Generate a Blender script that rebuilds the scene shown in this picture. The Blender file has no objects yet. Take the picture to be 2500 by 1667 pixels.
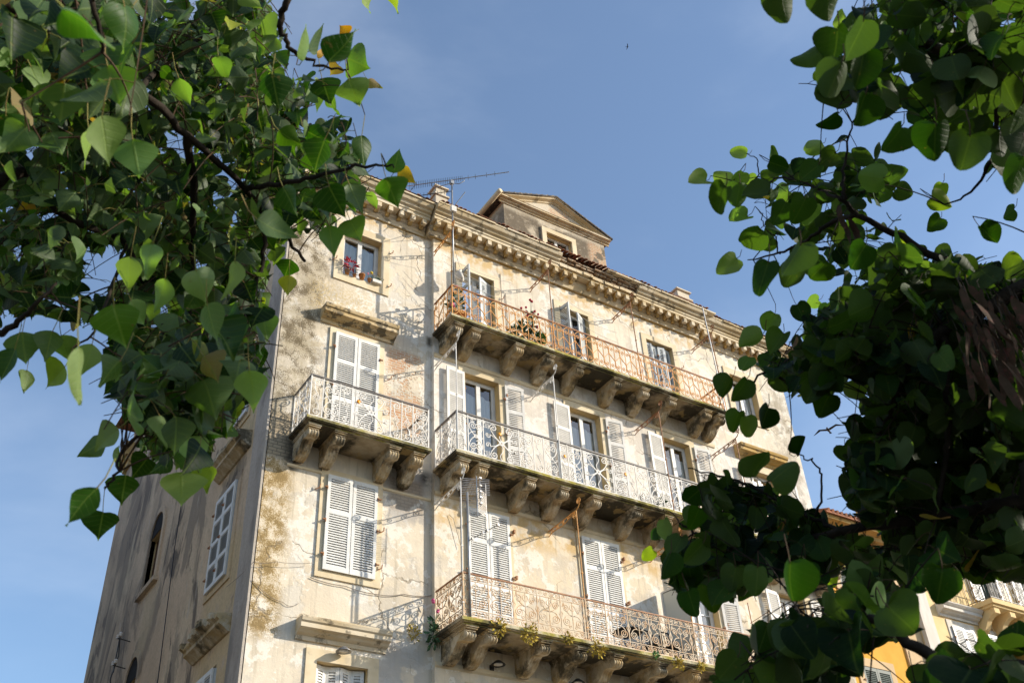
import bpy, math, random
from mathutils import Vector, Matrix
R=math.radians; PI=math.pi
random.seed(11)
scene=bpy.context.scene
COL=scene.collection
WM={}
# ---------------------------------------------------------------- mesh helper
class MB:
    def __init__(s): s.v=[]; s.f=[]; s.sm=[]; s.mi=[]; s.k=0
    def add(s,vs,fs,smooth=False):
        n=len(s.v); s.v.extend([tuple(p) for p in vs]); s.f.extend([tuple(i+n for i in f) for f in fs]); s.sm.extend([smooth]*len(fs)); s.mi.extend([s.k]*len(fs)); return n
    def box(s,x0,x1,y0,y1,z0,z1):
        x0,x1=min(x0,x1),max(x0,x1); y0,y1=min(y0,y1),max(y0,y1); z0,z1=min(z0,z1),max(z0,z1)
        s.add([(x0,y0,z0),(x1,y0,z0),(x1,y1,z0),(x0,y1,z0),(x0,y0,z1),(x1,y0,z1),(x1,y1,z1),(x0,y1,z1)],
              [(0,3,2,1),(4,5,6,7),(0,1,5,4),(1,2,6,5),(2,3,7,6),(3,0,4,7)])
    def quad(s,a,b,c,d): s.add([a,b,c,d],[(0,1,2,3)])
    def tube(s,pts,r,n=4,r1=None,smooth=False,cap=True):
        pts=[Vector(p) for p in pts]
        if len(pts)<2: return
        k=len(pts); rings=[]; up=None
        for i,p in enumerate(pts):
            t=(pts[min(i+1,k-1)]-pts[max(i-1,0)])
            if t.length<1e-9: t=Vector((0,0,1))
            t.normalize()
            if up is None:
                up=Vector((0,0,1)) if abs(t.z)<.9 else Vector((1,0,0))
            a=up-t*up.dot(t)
            if a.length<1e-4: a=t.orthogonal()
            a.normalize(); up=a; b=t.cross(a)
            rr=r if r1 is None else r+(r1-r)*i/(k-1)
            off=PI/n if n==4 else 0
            rings.append([p+(a*math.cos(2*PI*j/n+off)+b*math.sin(2*PI*j/n+off))*rr for j in range(n)])
        vs=[q for rg in rings for q in rg]; fs=[]
        for i in range(k-1):
            for j in range(n):
                fs.append((i*n+j,i*n+(j+1)%n,(i+1)*n+(j+1)%n,(i+1)*n+j))
        if cap: fs.append(tuple(range(n-1,-1,-1))); fs.append(tuple((k-1)*n+j for j in range(n)))
        s.add(vs,fs,smooth)
    def lathe(s,prof,c,n=16,smooth=True,ax='z'):
        vs=[];fs=[]
        for (r,h) in prof:
            for j in range(n):
                a=2*PI*j/n
                if ax=='z': vs.append((c[0]+r*math.cos(a),c[1]+r*math.sin(a),c[2]+h))
                else: vs.append((c[0]+r*math.cos(a),c[1]+h,c[2]+r*math.sin(a)))
        for i in range(len(prof)-1):
            for j in range(n): fs.append((i*n+j,i*n+(j+1)%n,(i+1)*n+(j+1)%n,(i+1)*n+j))
        s.add(vs,fs,smooth)
    def ball(s,c,r,n=8,sx=1,sy=1,sz=1):
        prof=[(math.sin(PI*i/n),-math.cos(PI*i/n)) for i in range(n+1)]
        vs=[];fs=[]
        for (q,h) in prof:
            for j in range(n): vs.append((c[0]+q*r*sx*math.cos(2*PI*j/n),c[1]+q*r*sy*math.sin(2*PI*j/n),c[2]+h*r*sz))
        for i in range(n):
            for j in range(n): fs.append((i*n+j,i*n+(j+1)%n,(i+1)*n+(j+1)%n,(i+1)*n+j))
        s.add(vs,fs,True)
    def prism(s,prof,axis,a0,a1):
        # prof: closed polygon in the two other axes; axis 'x': prof=(y,z); 'y': prof=(x,z)
        n=len(prof)
        def P(q,a): return (a,q[0],q[1]) if axis=='x' else ((q[0],a,q[1]) if axis=='y' else (q[0],q[1],a))
        vs=[P(q,a0) for q in prof]+[P(q,a1) for q in prof]
        fs=[(i,(i+1)%n,n+(i+1)%n,n+i) for i in range(n)]+[tuple(range(n-1,-1,-1)),tuple(range(n,2*n))]
        s.add(vs,fs)
    def mesh(s,name,mat):
        me=bpy.data.meshes.new(name); me.from_pydata(s.v,[],s.f); me.polygons.foreach_set('use_smooth',s.sm); me.polygons.foreach_set('material_index',s.mi)
        mats=mat if isinstance(mat,(list,tuple)) else [mat]
        for m in mats: me.materials.append(m)
        me.update(); return me
    def build(s,name,mat,parent=None,loc=(0,0,0),M=None,fix=True):
        me=s.mesh(name,mat)
        if fix:
            import bmesh
            bm=bmesh.new(); bm.from_mesh(me); bmesh.ops.recalc_face_normals(bm,faces=bm.faces); bm.to_mesh(me); bm.free()
        return link(bpy.data.objects.new(name,me),parent,M if M is not None else Matrix.Translation(loc))
def link(o,parent=None,M=None):
    M=M if M is not None else Matrix.Identity(4)
    COL.objects.link(o); o.matrix_basis=M; WM[o]=M
    if parent is not None:
        o.parent=parent; o.matrix_parent_inverse=WM[parent].inverted()
    return o
def empty(name,loc=(0,0,0)):
    o=bpy.data.objects.new(name,None); o.empty_display_size=.2
    return link(o,None,Matrix.Translation(loc))
def tag(o,label=None,cat=None,group=None,kind=None):
    if label: o['label']=label
    if cat: o['category']=cat
    if group: o['group']=group
    if kind: o['kind']=kind
    return o
def kids(o): return [c for c in list(WM) if c.parent is o]
def inst(o,parent,M):
    "copy of a part (mesh data shared) and of its sub-parts placed by world matrix M"
    c=o.copy(); link(c,parent,M)
    D=M@WM[o].inverted()
    for ch in kids(o): inst(ch,c,D@WM[ch])
    return c
T=lambda x,y,z: Matrix.Translation((x,y,z))
# ---------------------------------------------------------------- camera model (36 mm lens on a 36 mm sensor)
CAMP=Vector((0,-19,1.6))
CX=Vector((0.8400,-0.5404,-0.0486)); 
ROT=Matrix(((0.8400,0.2935,0.4564),(-0.5404,0.5279,0.6552),(-0.0486,-0.7970,0.6020)))  # world <- image (x right, y down, z forward)
def ray(x,y):
    "x, y in pixels of a 2352 x 1568 view of the photograph"
    d=Vector((x/.9408-1250,y/.9408-833.5,2500.)).normalized()
    return ROT@d
def at(x,y,dist): return CAMP+ray(x,y)*dist
# ---------------------------------------------------------------- materials
class NT:
    def __init__(s,name):
        s.m=bpy.data.materials.new(name); s.m.use_nodes=True; s.t=s.m.node_tree; s.t.nodes.clear()
        s.pos=None
    def n(s,typ,**k):
        nd=s.t.nodes.new(typ)
        for a,b in k.items(): setattr(nd,a,b)
        return nd
    def setin(s,nd,i,v):
        if v is None: return
        if isinstance(v,bpy.types.NodeSocket): s.t.links.new(v,nd.inputs[i])
        else:
            if isinstance(v,tuple) and len(v)==3 and nd.inputs[i].type=='RGBA': v=v+(1,)
            nd.inputs[i].default_value=v
    def P(s):
        if s.pos is None: s.pos=s.n('ShaderNodeNewGeometry').outputs['Position']
        return s.pos
    def xyz(s):
        nd=s.n('ShaderNodeSeparateXYZ'); s.t.links.new(s.P(),nd.inputs[0]); return nd.outputs
    def M(s,op,a,b=None,c=None,clamp=False):
        nd=s.n('ShaderNodeMath',operation=op,use_clamp=clamp)
        for i,v in enumerate((a,b,c)): s.setin(nd,i,v)
        return nd.outputs[0]
    def ss(s,v,a,b,lo=0.,hi=1.):
        nd=s.n('ShaderNodeMapRange',interpolation_type='SMOOTHSTEP'); s.setin(nd,0,v)
        if a<=b:
            nd.inputs[1].default_value=a; nd.inputs[2].default_value=b; nd.inputs[3].default_value=lo; nd.inputs[4].default_value=hi
        else:
            nd.inputs[1].default_value=b; nd.inputs[2].default_value=a; nd.inputs[3].default_value=hi; nd.inputs[4].default_value=lo
        return nd.outputs[0]
    def noise(s,sc,det=4,rough=.55,stretch=None,dist=0.,off=(0,0,0),vec=None):
        v=vec if vec is not None else s.P()
        mp=s.n('ShaderNodeMapping'); s.t.links.new(v,mp.inputs[0])
        mp.inputs['Scale'].default_value=stretch or (1,1,1); mp.inputs['Location'].default_value=off
        nd=s.n('ShaderNodeTexNoise'); s.t.links.new(mp.outputs[0],nd.inputs['Vector'])
        nd.inputs['Scale'].default_value=sc; nd.inputs['Detail'].default_value=det; nd.inputs['Roughness'].default_value=rough; nd.inputs['Distortion'].default_value=dist
        return nd.outputs[0]
    def mix(s,f,a,b,mode='MIX'):
        nd=s.n('ShaderNodeMix',data_type='RGBA',blend_type=mode)
        s.setin(nd,0,f); s.setin(nd,6,a); s.setin(nd,7,b); return nd.outputs[2]
    def box(s,x0,x1,z0,z1,f=.2,axis=0):
        o=s.xyz(); X=o[axis]; Z=o[2]
        a=s.M('MULTIPLY',s.ss(X,x0-f,x0+f),s.ss(X,x1+f,x1-f))
        b=s.M('MULTIPLY',s.ss(Z,z0-f,z0+f),s.ss(Z,z1+f,z1-f))
        return s.M('MULTIPLY',a,b)
    def bump(s,h,strength=.3,dist=.01,normal=None):
        nd=s.n('ShaderNodeBump'); nd.inputs['Strength'].default_value=strength; nd.inputs['Distance'].default_value=dist
        s.t.links.new(h,nd.inputs['Height'])
        if normal: s.t.links.new(normal,nd.inputs['Normal'])
        return nd.outputs[0]
    def out(s,col,rough=.8,spec=.3,normal=None,metal=0.,**k):
        b=s.n('ShaderNodeBsdfPrincipled'); s.setin(b,'Base Color',col); s.setin(b,'Roughness',rough)
        b.inputs['Specular IOR Level'].default_value=spec; b.inputs['Metallic'].default_value=metal
        if normal: s.t.links.new(normal,b.inputs['Normal'])
        o=s.n('ShaderNodeOutputMaterial'); s.t.links.new(b.outputs[0],o.inputs[0]); s.bsdf=b; s.outn=o
        return s.m
    def brick(s,c1,c2,mor,sc=1.,axis=0,w=.24,h=.075):
        o=s.xyz(); cb=s.n('ShaderNodeCombineXYZ'); s.t.links.new(o[axis],cb.inputs[0]); s.t.links.new(o[2],cb.inputs[1])
        wob=s.noise(3,2); 
        nd=s.n('ShaderNodeTexBrick'); s.t.links.new(cb.outputs[0],nd.inputs['Vector'])
        nd.inputs['Color1'].default_value=c1+(1,); nd.inputs['Color2'].default_value=c2+(1,); nd.inputs['Mortar'].default_value=mor+(1,)
        nd.inputs['Scale'].default_value=1; nd.inputs['Mortar Size'].default_value=.012; nd.inputs['Brick Width'].default_value=w; nd.inputs['Row Height'].default_value=h
        nd.inputs['Mortar Smooth'].default_value=.3
        return nd.outputs['Color'],nd.outputs['Fac']
def plaster_front():
    s=NT('weathered_plaster'); o=s.xyz(); Z=o[2]; X=o[0]
    n1=s.noise(.55,6,.6); n2=s.noise(2.6,8,.62,off=(5,0,3)); n3=s.noise(16,6,.6); n4=s.noise(38,5,.7,off=(1,2,3)); st=s.noise(2.2,6,.6,stretch=(2.5,1,.22))
    base=s.mix(s.ss(n1,.35,.65),(.74,.655,.525),(.65,.555,.42))
    pink=s.M('MULTIPLY',s.ss(X,10.3,10.9),s.M('MULTIPLY',s.ss(Z,13.9,14.3),s.ss(Z,18.2,17.8)))
    base=s.mix(s.M('MULTIPLY',pink,.75),base,(.73,.67,.61))
    yel=s.M('MULTIPLY',s.ss(X,10.3,10.9),s.M('MULTIPLY',s.ss(Z,14.2,13.3),s.ss(n1,.25,.7)))
    base=s.mix(s.M('MULTIPLY',yel,.5),base,(.74,.59,.38))
    top=s.M('MULTIPLY',s.ss(Z,17.8,18.6),s.ss(X,10.3,10.9)); base=s.mix(s.M('MULTIPLY',top,.4),base,(.76,.69,.57))
    base=s.mix(s.M('MULTIPLY',s.ss(n2,.5,.72),.45),base,(.56,.46,.33))
    base=s.mix(s.M('MULTIPLY',s.ss(st,.52,.78),.4),base,(.48,.41,.31))
    pt=s.M('MULTIPLY',s.ss(s.noise(.9,5,.5,off=(9,9,9)),.55,.6),s.ss(n2,.4,.5)); base=s.mix(s.M('MULTIPLY',pt,.5),base,(.62,.60,.55))
    base=s.mix(s.M('MULTIPLY',s.ss(n3,.3,.7),.25),base,(.56,.49,.39))
    gw=s.noise(1.1,7,.68,off=(12,3,4)); base=s.mix(s.M('MULTIPLY',s.ss(gw,.50,.60),.42),base,(.47,.43,.37))
    dr=s.noise(3.2,7,.66,stretch=(2.2,1,.12),off=(1,1,9)); base=s.mix(s.M('MULTIPLY',s.ss(dr,.53,.66),.5),base,(.40,.34,.25))
    fl=s.noise(.8,8,.7,off=(6,6,2)); base=s.mix(s.M('MULTIPLY',s.M('MULTIPLY',s.ss(fl,.52,.535),s.ss(fl,.60,.585)),.6),base,(.80,.76,.69))
    # ochre washed patches under the cornice and slabs
    oc=s.box(10.6,20.4,21.2,22.1,.25); oc2=s.box(10.6,20.4,12.7,13.6,.25); oc3=s.box(6.5,10.4,21.4,22,.2)
    base=s.mix(s.M('MULTIPLY',s.M('MAXIMUM',s.M('MAXIMUM',oc,oc2),oc3),s.M('MULTIPLY',s.ss(n2,.42,.6),.75)),base,(.55,.36,.13))
    # mould speckle near the left corner
    A=s.box(6.3,7.6,14.2,21.3,.4); A2=s.box(6.3,7.1,9.4,14,.2); A3=s.box(7.2,8.9,17.9,18.9,.3); A4=s.box(23.2,24.6,9,21.5,.5)
    sp=s.ss(s.M('ADD',s.M('MULTIPLY',n4,.5),s.M('MULTIPLY',n2,.55)),.50,.57)
    sp2=s.ss(s.noise(1.3,5,.6,off=(3,1,7)),.36,.6)
    base=s.mix(s.M('MULTIPLY',A,s.M('MULTIPLY',sp2,.8)),base,(.36,.30,.20))
    base=s.mix(s.M('MULTIPLY',A,s.M('MULTIPLY',sp,.9)),base,(.12,.09,.05))
    base=s.mix(s.M('MULTIPLY',A4,s.M('MULTIPLY',sp,.6)),base,(.26,.22,.16))
    base=s.mix(s.M('MULTIPLY',A2,s.M('MULTIPLY',s.ss(s.M('ADD',s.M('MULTIPLY',n2,.6),s.M('MULTIPLY',n4,.4)),.42,.54),.9)),base,(.44,.29,.09))
    base=s.mix(s.M('MULTIPLY',A2,s.M('MULTIPLY',sp,.7)),base,(.17,.12,.06))
    base=s.mix(s.M('MULTIPLY',A3,s.M('MULTIPLY',s.ss(n3,.42,.6),.6)),base,(.50,.36,.14))
    # cement repairs and bare brick
    C=s.box(9.25,10.5,7.5,9.7,.25); base=s.mix(s.M('MULTIPLY',C,s.M('MULTIPLY',s.ss(s.noise(1.7,4,.5,off=(2,2,2)),.42,.47),.8)),base,(.42,.395,.36))
    C2=s.box(9.2,10.5,12.6,14.1,.2); base=s.mix(s.M('MULTIPLY',C2,s.M('MULTIPLY',s.ss(n2,.38,.46),.75)),base,(.38,.35,.32))
    bc,bf=s.brick((.48,.22,.10),(.56,.36,.21),(.60,.54,.44))
    bc=s.mix(s.M('MULTIPLY',s.ss(n2,.35,.7),.35),bc,(.56,.47,.36))
    br=s.M('MULTIPLY',s.box(9.35,10.35,15.0,17.45,.12),s.ss(s.M('ADD',s.M('MULTIPLY',s.noise(1.6,5,.6,off=(4,4,1)),.6),s.M('MULTIPLY',n3,.4)),.485,.505))
    bc2,bf2=s.brick((.44,.35,.24),(.36,.29,.20),(.2,.17,.12),w=.2,h=.085)
    br2=s.M('MULTIPLY',s.box(6.4,7.15,13.45,14.6,.07),s.ss(s.noise(1.2,3,off=(1,5,1)),.3,.36))
    br3=s.M('MULTIPLY',s.box(9.5,10.4,12.9,13.75,.1),s.ss(n2,.42,.47))
    base=s.mix(br,base,bc); base=s.mix(br2,base,bc2); base=s.mix(s.M('MULTIPLY',br3,.8),base,s.mix(.5,bc2,(.34,.27,.22)))
    # black run-off beside the balconies
    K=s.M('MAXIMUM',s.box(6.9,7.2,13.2,14.1,.14),s.M('MAXIMUM',s.box(10.3,10.6,13.75,14.05,.15),s.box(10.5,10.62,17.9,18.2,.08)))
    base=s.mix(s.M('MULTIPLY',K,s.ss(n2,.3,.55)),base,(.07,.06,.045))
    W=s.M('MAXIMUM',s.box(10.6,20.4,17.55,18.25,.12),s.box(10.6,20.4,13.4,14.1,.12))
    base=s.mix(s.M('MULTIPLY',W,s.M('MULTIPLY',s.ss(n1,.4,.65),.6)),base,(.36,.27,.16))
    # cracks
    vr=s.n('ShaderNodeTexVoronoi',feature='DISTANCE_TO_EDGE'); vr.inputs['Scale'].default_value=.8
    wv=s.n('ShaderNodeMix',data_type='VECTOR'); s.t.links.new(s.P(),wv.inputs[4]); 
    nz=s.n('ShaderNodeTexNoise'); s.t.links.new(s.P(),nz.inputs['Vector']); nz.inputs['Scale'].default_value=2.5; nz.inputs['Detail'].default_value=6
    s.t.links.new(nz.outputs['Color'],wv.inputs[5]); wv.inputs[0].default_value=.35; s.t.links.new(wv.outputs[1],vr.inputs['Vector'])
    cr=s.M('MULTIPLY',s.ss(vr.outputs[0],.012,.004),s.ss(s.noise(.5,3,off=(7,3,3)),.5,.56))
    base=s.mix(s.M('MULTIPLY',cr,.6),base,(.22,.17,.11))
    br_all=s.M('MAXIMUM',br,br2)
    h=s.M('ADD',s.M('MULTIPLY',n3,.5),s.M('MULTIPLY',s.M('MAXIMUM',br_all,s.M('MULTIPLY',pt,.3)),-2.))
    h=s.M('ADD',h,s.M('MULTIPLY',s.M('MULTIPLY',bf,br),-1.5)); h=s.M('SUBTRACT',h,cr); h=s.M('ADD',h,s.M('MULTIPLY',n4,.35)); h=s.M('ADD',h,s.M('MULTIPLY',n2,1.2))
    return s.out(base,.92,.2,s.bump(h,.55,.02))
def plaster_side():
    s=NT('side_wall_plaster'); o=s.xyz(); Y=o[1]; Z=o[2]
    n1=s.noise(.5,6,.6); n2=s.noise(2.2,7,.6,off=(5,0,3)); n3=s.noise(14,6,.65)
    st=s.noise(1.1,8,.62,stretch=(1,.62,.3),dist=.6); st2=s.noise(.9,8,.66,stretch=(1,.9,.36),off=(0,5,5),dist=.8); st3=s.noise(.6,7,.62,stretch=(1,.7,.4),off=(0,8,2),dist=.5)
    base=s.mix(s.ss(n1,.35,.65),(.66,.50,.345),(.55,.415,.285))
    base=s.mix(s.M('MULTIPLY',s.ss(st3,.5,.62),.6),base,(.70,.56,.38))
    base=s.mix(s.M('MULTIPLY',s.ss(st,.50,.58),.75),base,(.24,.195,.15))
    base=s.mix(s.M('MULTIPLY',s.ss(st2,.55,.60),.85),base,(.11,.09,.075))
    lt=s.M('MULTIPLY',s.ss(s.noise(3,8,.7,stretch=(1,1.5,.4),off=(0,2,9)),.60,.64),.5); base=s.mix(lt,base,(.55,.48,.40))
    # paler render round the windows near the corner
    B=s.M('MAXIMUM',s.box(.9,3.1,8.2,12.2,.25,1),s.box(1.,3.,14.2,18,.3,1))
    base=s.mix(s.M('MULTIPLY',B,s.M('MULTIPLY',s.ss(n2,.3,.5),.75)),base,(.62,.47,.27))
    B2=s.box(7.5,8.6,11.2,13.6,.15,1); base=s.mix(s.M('MULTIPLY',B2,s.M('MULTIPLY',s.ss(st3,.4,.5),.7)),base,(.60,.47,.30))
    E=s.ss(Y,1.0,.8); base=s.mix(s.M('MULTIPLY',E,.85),base,s.mix(s.ss(st,.4,.62),(.46,.41,.37),(.27,.24,.215)))
    E2=s.M('MULTIPLY',s.ss(Y,.16,.05),s.ss(n3,.35,.5)); base=s.mix(s.M('MULTIPLY',E2,.6),base,(.50,.45,.38))
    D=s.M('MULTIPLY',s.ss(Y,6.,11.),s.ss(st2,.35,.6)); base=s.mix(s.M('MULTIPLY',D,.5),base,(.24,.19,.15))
    base=s.mix(s.M('MULTIPLY',s.ss(n3,.4,.7),.3),base,(.25,.20,.15))
    h=s.M('ADD',n3,s.M('MULTIPLY',s.ss(st,.5,.6),.8))
    return s.out(base,.95,.15,s.bump(h,.6,.02))
def simple(name,c1,c2=None,sc=6,rough=.7,spec=.3,metal=0.,c3=None,t3=(.55,.65),a3=.8,bs=.2,bd=.005,stretch=None):
    s=NT(name); n=s.noise(sc,6,.6,stretch=stretch)
    c=s.mix(s.ss(n,.35,.65),c1,c2 or tuple(x*.85 for x in c1))
    if c3: c=s.mix(s.M('MULTIPLY',s.ss(s.noise(sc*2.3,7,.65,off=(3,7,1)),*t3),a3),c,c3)
    return s.out(c,rough,spec,s.bump(s.noise(sc*4,5,.6),bs,bd),metal)
def stone_mat():
    s=NT('stained_stone'); g=s.n('ShaderNodeNewGeometry'); nx=s.n('ShaderNodeSeparateXYZ'); s.t.links.new(g.outputs['Normal'],nx.inputs[0])
    n1=s.noise(1.1,6,.62); n2=s.noise(4.5,7,.65,off=(1,4,2)); n3=s.noise(18,6,.6)
    base=s.mix(s.ss(n2,.35,.65),(.60,.52,.39),(.50,.40,.26))
    base=s.mix(s.M('MULTIPLY',s.ss(s.noise(2.5,5,.6,off=(8,8,8)),.5,.6),.6),base,(.46,.31,.12))
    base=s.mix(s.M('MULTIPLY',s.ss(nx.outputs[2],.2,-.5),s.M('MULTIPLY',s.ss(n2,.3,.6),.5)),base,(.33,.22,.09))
    base=s.mix(s.M('MULTIPLY',s.ss(n1,.47,.60),s.M('MULTIPLY',s.ss(n2,.32,.5),.9)),base,(.07,.06,.04))
    base=s.mix(s.M('MULTIPLY',s.ss(n3,.5,.7),.35),base,(.30,.25,.17))
    return s.out(base,.9,.2,s.bump(s.M('ADD',n3,s.M('MULTIPLY',n2,2)),.45,.01))
def slab_mat():
    s=NT('mossy_slab'); g=s.n('ShaderNodeNewGeometry'); nx=s.n('ShaderNodeSeparateXYZ'); s.t.links.new(g.outputs['Normal'],nx.inputs[0])
    n1=s.noise(1.0,6,.62,off=(2,0,0)); n2=s.noise(4.5,7,.65); n3=s.noise(18,6,.6)
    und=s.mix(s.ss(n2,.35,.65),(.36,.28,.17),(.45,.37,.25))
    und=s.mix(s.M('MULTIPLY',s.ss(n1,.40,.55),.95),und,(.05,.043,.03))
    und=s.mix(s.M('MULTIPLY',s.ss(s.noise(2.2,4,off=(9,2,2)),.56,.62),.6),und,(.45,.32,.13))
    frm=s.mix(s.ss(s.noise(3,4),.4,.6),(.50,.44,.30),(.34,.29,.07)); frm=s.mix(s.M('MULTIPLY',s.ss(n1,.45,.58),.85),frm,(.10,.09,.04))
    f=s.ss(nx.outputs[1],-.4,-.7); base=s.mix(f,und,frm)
    return s.out(base,.95,.15,s.bump(s.M('ADD',n3,s.M('MULTIPLY',n2,2)),.8,.015))
def glass_mat():
    s=NT('window_glass'); f=s.n('ShaderNodeFresnel'); f.inputs[0].default_value=1.5
    fr=s.M('ADD',s.M('MULTIPLY',f.outputs[0],1.6),.10,clamp=True)
    t=s.n('ShaderNodeBsdfTransparent'); t.inputs[0].default_value=(.86,.9,.9,1)
    gl=s.n('ShaderNodeBsdfGlossy'); gl.inputs['Roughness'].default_value=.03; gl.inputs[0].default_value=(.86,.84,.80,1)
    bm=s.bump(s.noise(1.2,2),.08,.05); s.t.links.new(bm,gl.inputs['Normal'])
    m=s.n('ShaderNodeMixShader'); s.t.links.new(fr,m.inputs[0]); s.t.links.new(t.outputs[0],m.inputs[1]); s.t.links.new(gl.outputs[0],m.inputs[2])
    o=s.n('ShaderNodeOutputMaterial'); s.t.links.new(m.outputs[0],o.inputs[0]); return s.m
def shutter_mat(name,c,rust=True):
    s=NT(name); n=s.noise(5,6,.6); w=s.noise(22,6,.7,stretch=(1,1,.3))
    base=s.mix(s.ss(n,.35,.65),c,tuple(x*.88 for x in c))
    base=s.mix(s.M('MULTIPLY',s.ss(w,.60,.68),.6),base,(.42,.38,.34))
    if rust: base=s.mix(s.M('MULTIPLY',s.ss(s.noise(9,5,.6,off=(4,4,4)),.68,.72),.7),base,(.48,.23,.08))
    return s.out(base,.55,.35,s.bump(w,.3,.004))
def iron_mat(name,c1,c2,t=(.45,.6),c3=None):
    s=NT(name); n=s.noise(7,7,.65); n2=s.noise(30,5,.6)
    b=s.mix(s.ss(n,*t),c1,c2); 
    if c3: b=s.mix(s.ss(n2,.55,.65),b,c3)
    return s.out(b,.6,.3,s.bump(n2,.3,.002))
M={}
M['front']=plaster_front(); M['side']=plaster_side()
M['trim']=simple('limewashed_trim',(.72,.61,.43),(.62,.50,.32),1.6,.85,.2,c3=(.45,.38,.28),t3=(.58,.7),a3=.6)
M['reveal']=simple('ochre_reveal',(.60,.46,.25),(.50,.37,.18),1.6,.85,.2,c3=(.3,.22,.12),t3=(.58,.7),a3=.5)
M['stone']=stone_mat(); M['slab']=slab_mat()
M['corn']=simple('cornice_stone',(.66,.57,.43),(.54,.42,.25),1.4,.88,.2,c3=(.13,.105,.07),t3=(.54,.64),a3=.75,bs=.5,bd=.012,stretch=(.5,1,1.6))
M['bed']=simple('ochre_cornice',(.52,.37,.17),(.44,.28,.09),1.6,.88,.2,c3=(.12,.095,.06),t3=(.52,.62),a3=.75,bs=.5,bd=.012)
M['shut']=shutter_mat('pale_blue_shutter_paint',(.73,.715,.675)); M['shutw']=shutter_mat('white_shutter_paint',(.72,.69,.64),False)
M['shutg']=shutter_mat('grey_shutter_paint',(.54,.57,.58),False)
M['white']=simple('white_window_paint',(.70,.69,.66),None,3,.4,.4,bs=.05)
M['glass']=glass_mat()
M['curt']=simple('curtain_cloth',(.78,.78,.76),(.62,.63,.63),3,.9,.1,stretch=(8,8,.4))
M['dark']=simple('unlit_room_black',(.025,.022,.02),None,3,.9,.1)  # near-black colour stands for the unlit space behind openings
M['rust']=iron_mat('rusty_orange_iron',(.66,.32,.085),(.56,.24,.06),c3=(.72,.45,.20))
M['rustd']=iron_mat('dark_rusty_iron',(.26,.11,.045),(.36,.17,.07))
M['rustb']=iron_mat('peeling_beige_iron',(.62,.50,.36),(.52,.31,.15),(.42,.62))
M['wiron']=iron_mat('white_painted_iron',(.80,.77,.72),(.74,.70,.64),(.4,.6),c3=(.66,.60,.52))
M['rail']=simple('grey_handrail',(.10,.09,.085),(.16,.14,.12),4,.5,.4)
M['blk']=simple('black_iron',(.03,.028,.027),None,4,.5,.4)
M['galv']=simple('galvanised_steel',(.36,.37,.38),(.28,.27,.26),5,.45,.5,metal=.6)
M['alu']=simple('aluminium_rod',(.55,.53,.50),(.40,.36,.32),6,.4,.5,metal=.7)
M['tile']=simple('terracotta_tile',(.36,.15,.08),(.20,.095,.06),3,.85,.2,c3=(.16,.10,.07),a3=.7)
M['cable']=simple('cable_sheath',(.30,.25,.2),None,4,.6,.3)
M['black']=simple('black_cable',(.012,.012,.014),None,4,.5,.3)
M['red']=simple('red_petals',(.50,.03,.04),(.38,.02,.05),30,.6,.3)
M['pink']=simple('pink_petals',(.65,.08,.22),(.7,.15,.3),30,.6,.3)
M['green']=simple('plant_green',(.05,.13,.045),(.025,.075,.03),12,.5,.4)
M['lgreen']=simple('fresh_green',(.12,.28,.05),(.07,.2,.04),12,.5,.4)
M['terra']=simple('terracotta_pot',(.60,.27,.10),(.5,.2,.07),6,.8,.2)
M['yel']=simple('yellow_bloom',(.70,.50,.04),None,20,.6,.3)
M['weed']=simple('sun_dried_weed',(.50,.36,.05),(.40,.30,.05),14,.7,.2)
M['orange']=simple('orange_reflector',(.85,.33,.01),None,20,.25,.5)
M['plastic']=simple('white_plastic',(.72,.69,.64),(.62,.57,.5),4,.5,.4)
# ================================================================= main house
house=empty('apartment_house',(15.5,0,0))
tag(house,'tall weathered cream apartment house with three long iron balconies and a pedimented dormer','house')
X0,XA,XB,X1=6.46,10.62,20.4,24.5; YC=-.14; ZT=22.1; DEP=14.7
def wall_panel(mb,u0,u1,z0,z1,d,holes,P,depth=.3,arch=None):
    us=sorted({u0,u1}|{h[0] for h in holes}|{h[1] for h in holes}); zs=sorted({z0,z1}|{h[2] for h in holes}|{h[3] for h in holes})
    for i in range(len(us)-1):
        for j in range(len(zs)-1):
            uc=(us[i]+us[i+1])/2; zc=(zs[j]+zs[j+1])/2
            if any(h[0]<uc<h[1] and h[2]<zc<h[3] for h in holes): continue
            mb.quad(P(us[i],d,zs[j]),P(us[i+1],d,zs[j]),P(us[i+1],d,zs[j+1]),P(us[i],d,zs[j+1]))
def reveals(mb,h,d,P,depth=.3):
    a,b,c,e=h[:4]
    mb.quad(P(a,d,c),P(a,d+depth,c),P(a,d+depth,e),P(a,d,e)); mb.quad(P(b,d,c),P(b,d,e),P(b,d+depth,e),P(b,d+depth,c))
    mb.quad(P(a,d,e),P(a,d+depth,e),P(b,d+depth,e),P(b,d,e)); mb.quad(P(a,d,c),P(b,d,c),P(b,d+depth,c),P(a,d+depth,c))
PF=lambda u,d,z:(u,d,z)
PS=lambda u,d,z:(X0+d,u,z)
DX=[12.07,15.46,18.8]; SX=22.48; LX=8.52
cen=[]
for x in DX: cen+=[(x-.54,x+.54,18.26,20.92),(x-.53,x+.53,14.11,17.30),(x-.52,x+.52,10.0,13.26),(x-.52,x+.52,5.7,8.9)]
lef=[(7.95,9.07,19.33,20.9),(7.98,9.0,14.12,17.25),(8.02,9.08,11.1,13.22),(7.97,9.11,6.6,9.07),(8.0,9.1,1.2,4.2)]
rig=[(SX-.55,SX+.55,19.33,20.9),(SX-.52,SX+.52,14.12,17.25),(SX-.52,SX+.52,10.3,13.2),(SX-.55,SX+.55,6.6,9.07)]
mb=MB()
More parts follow.
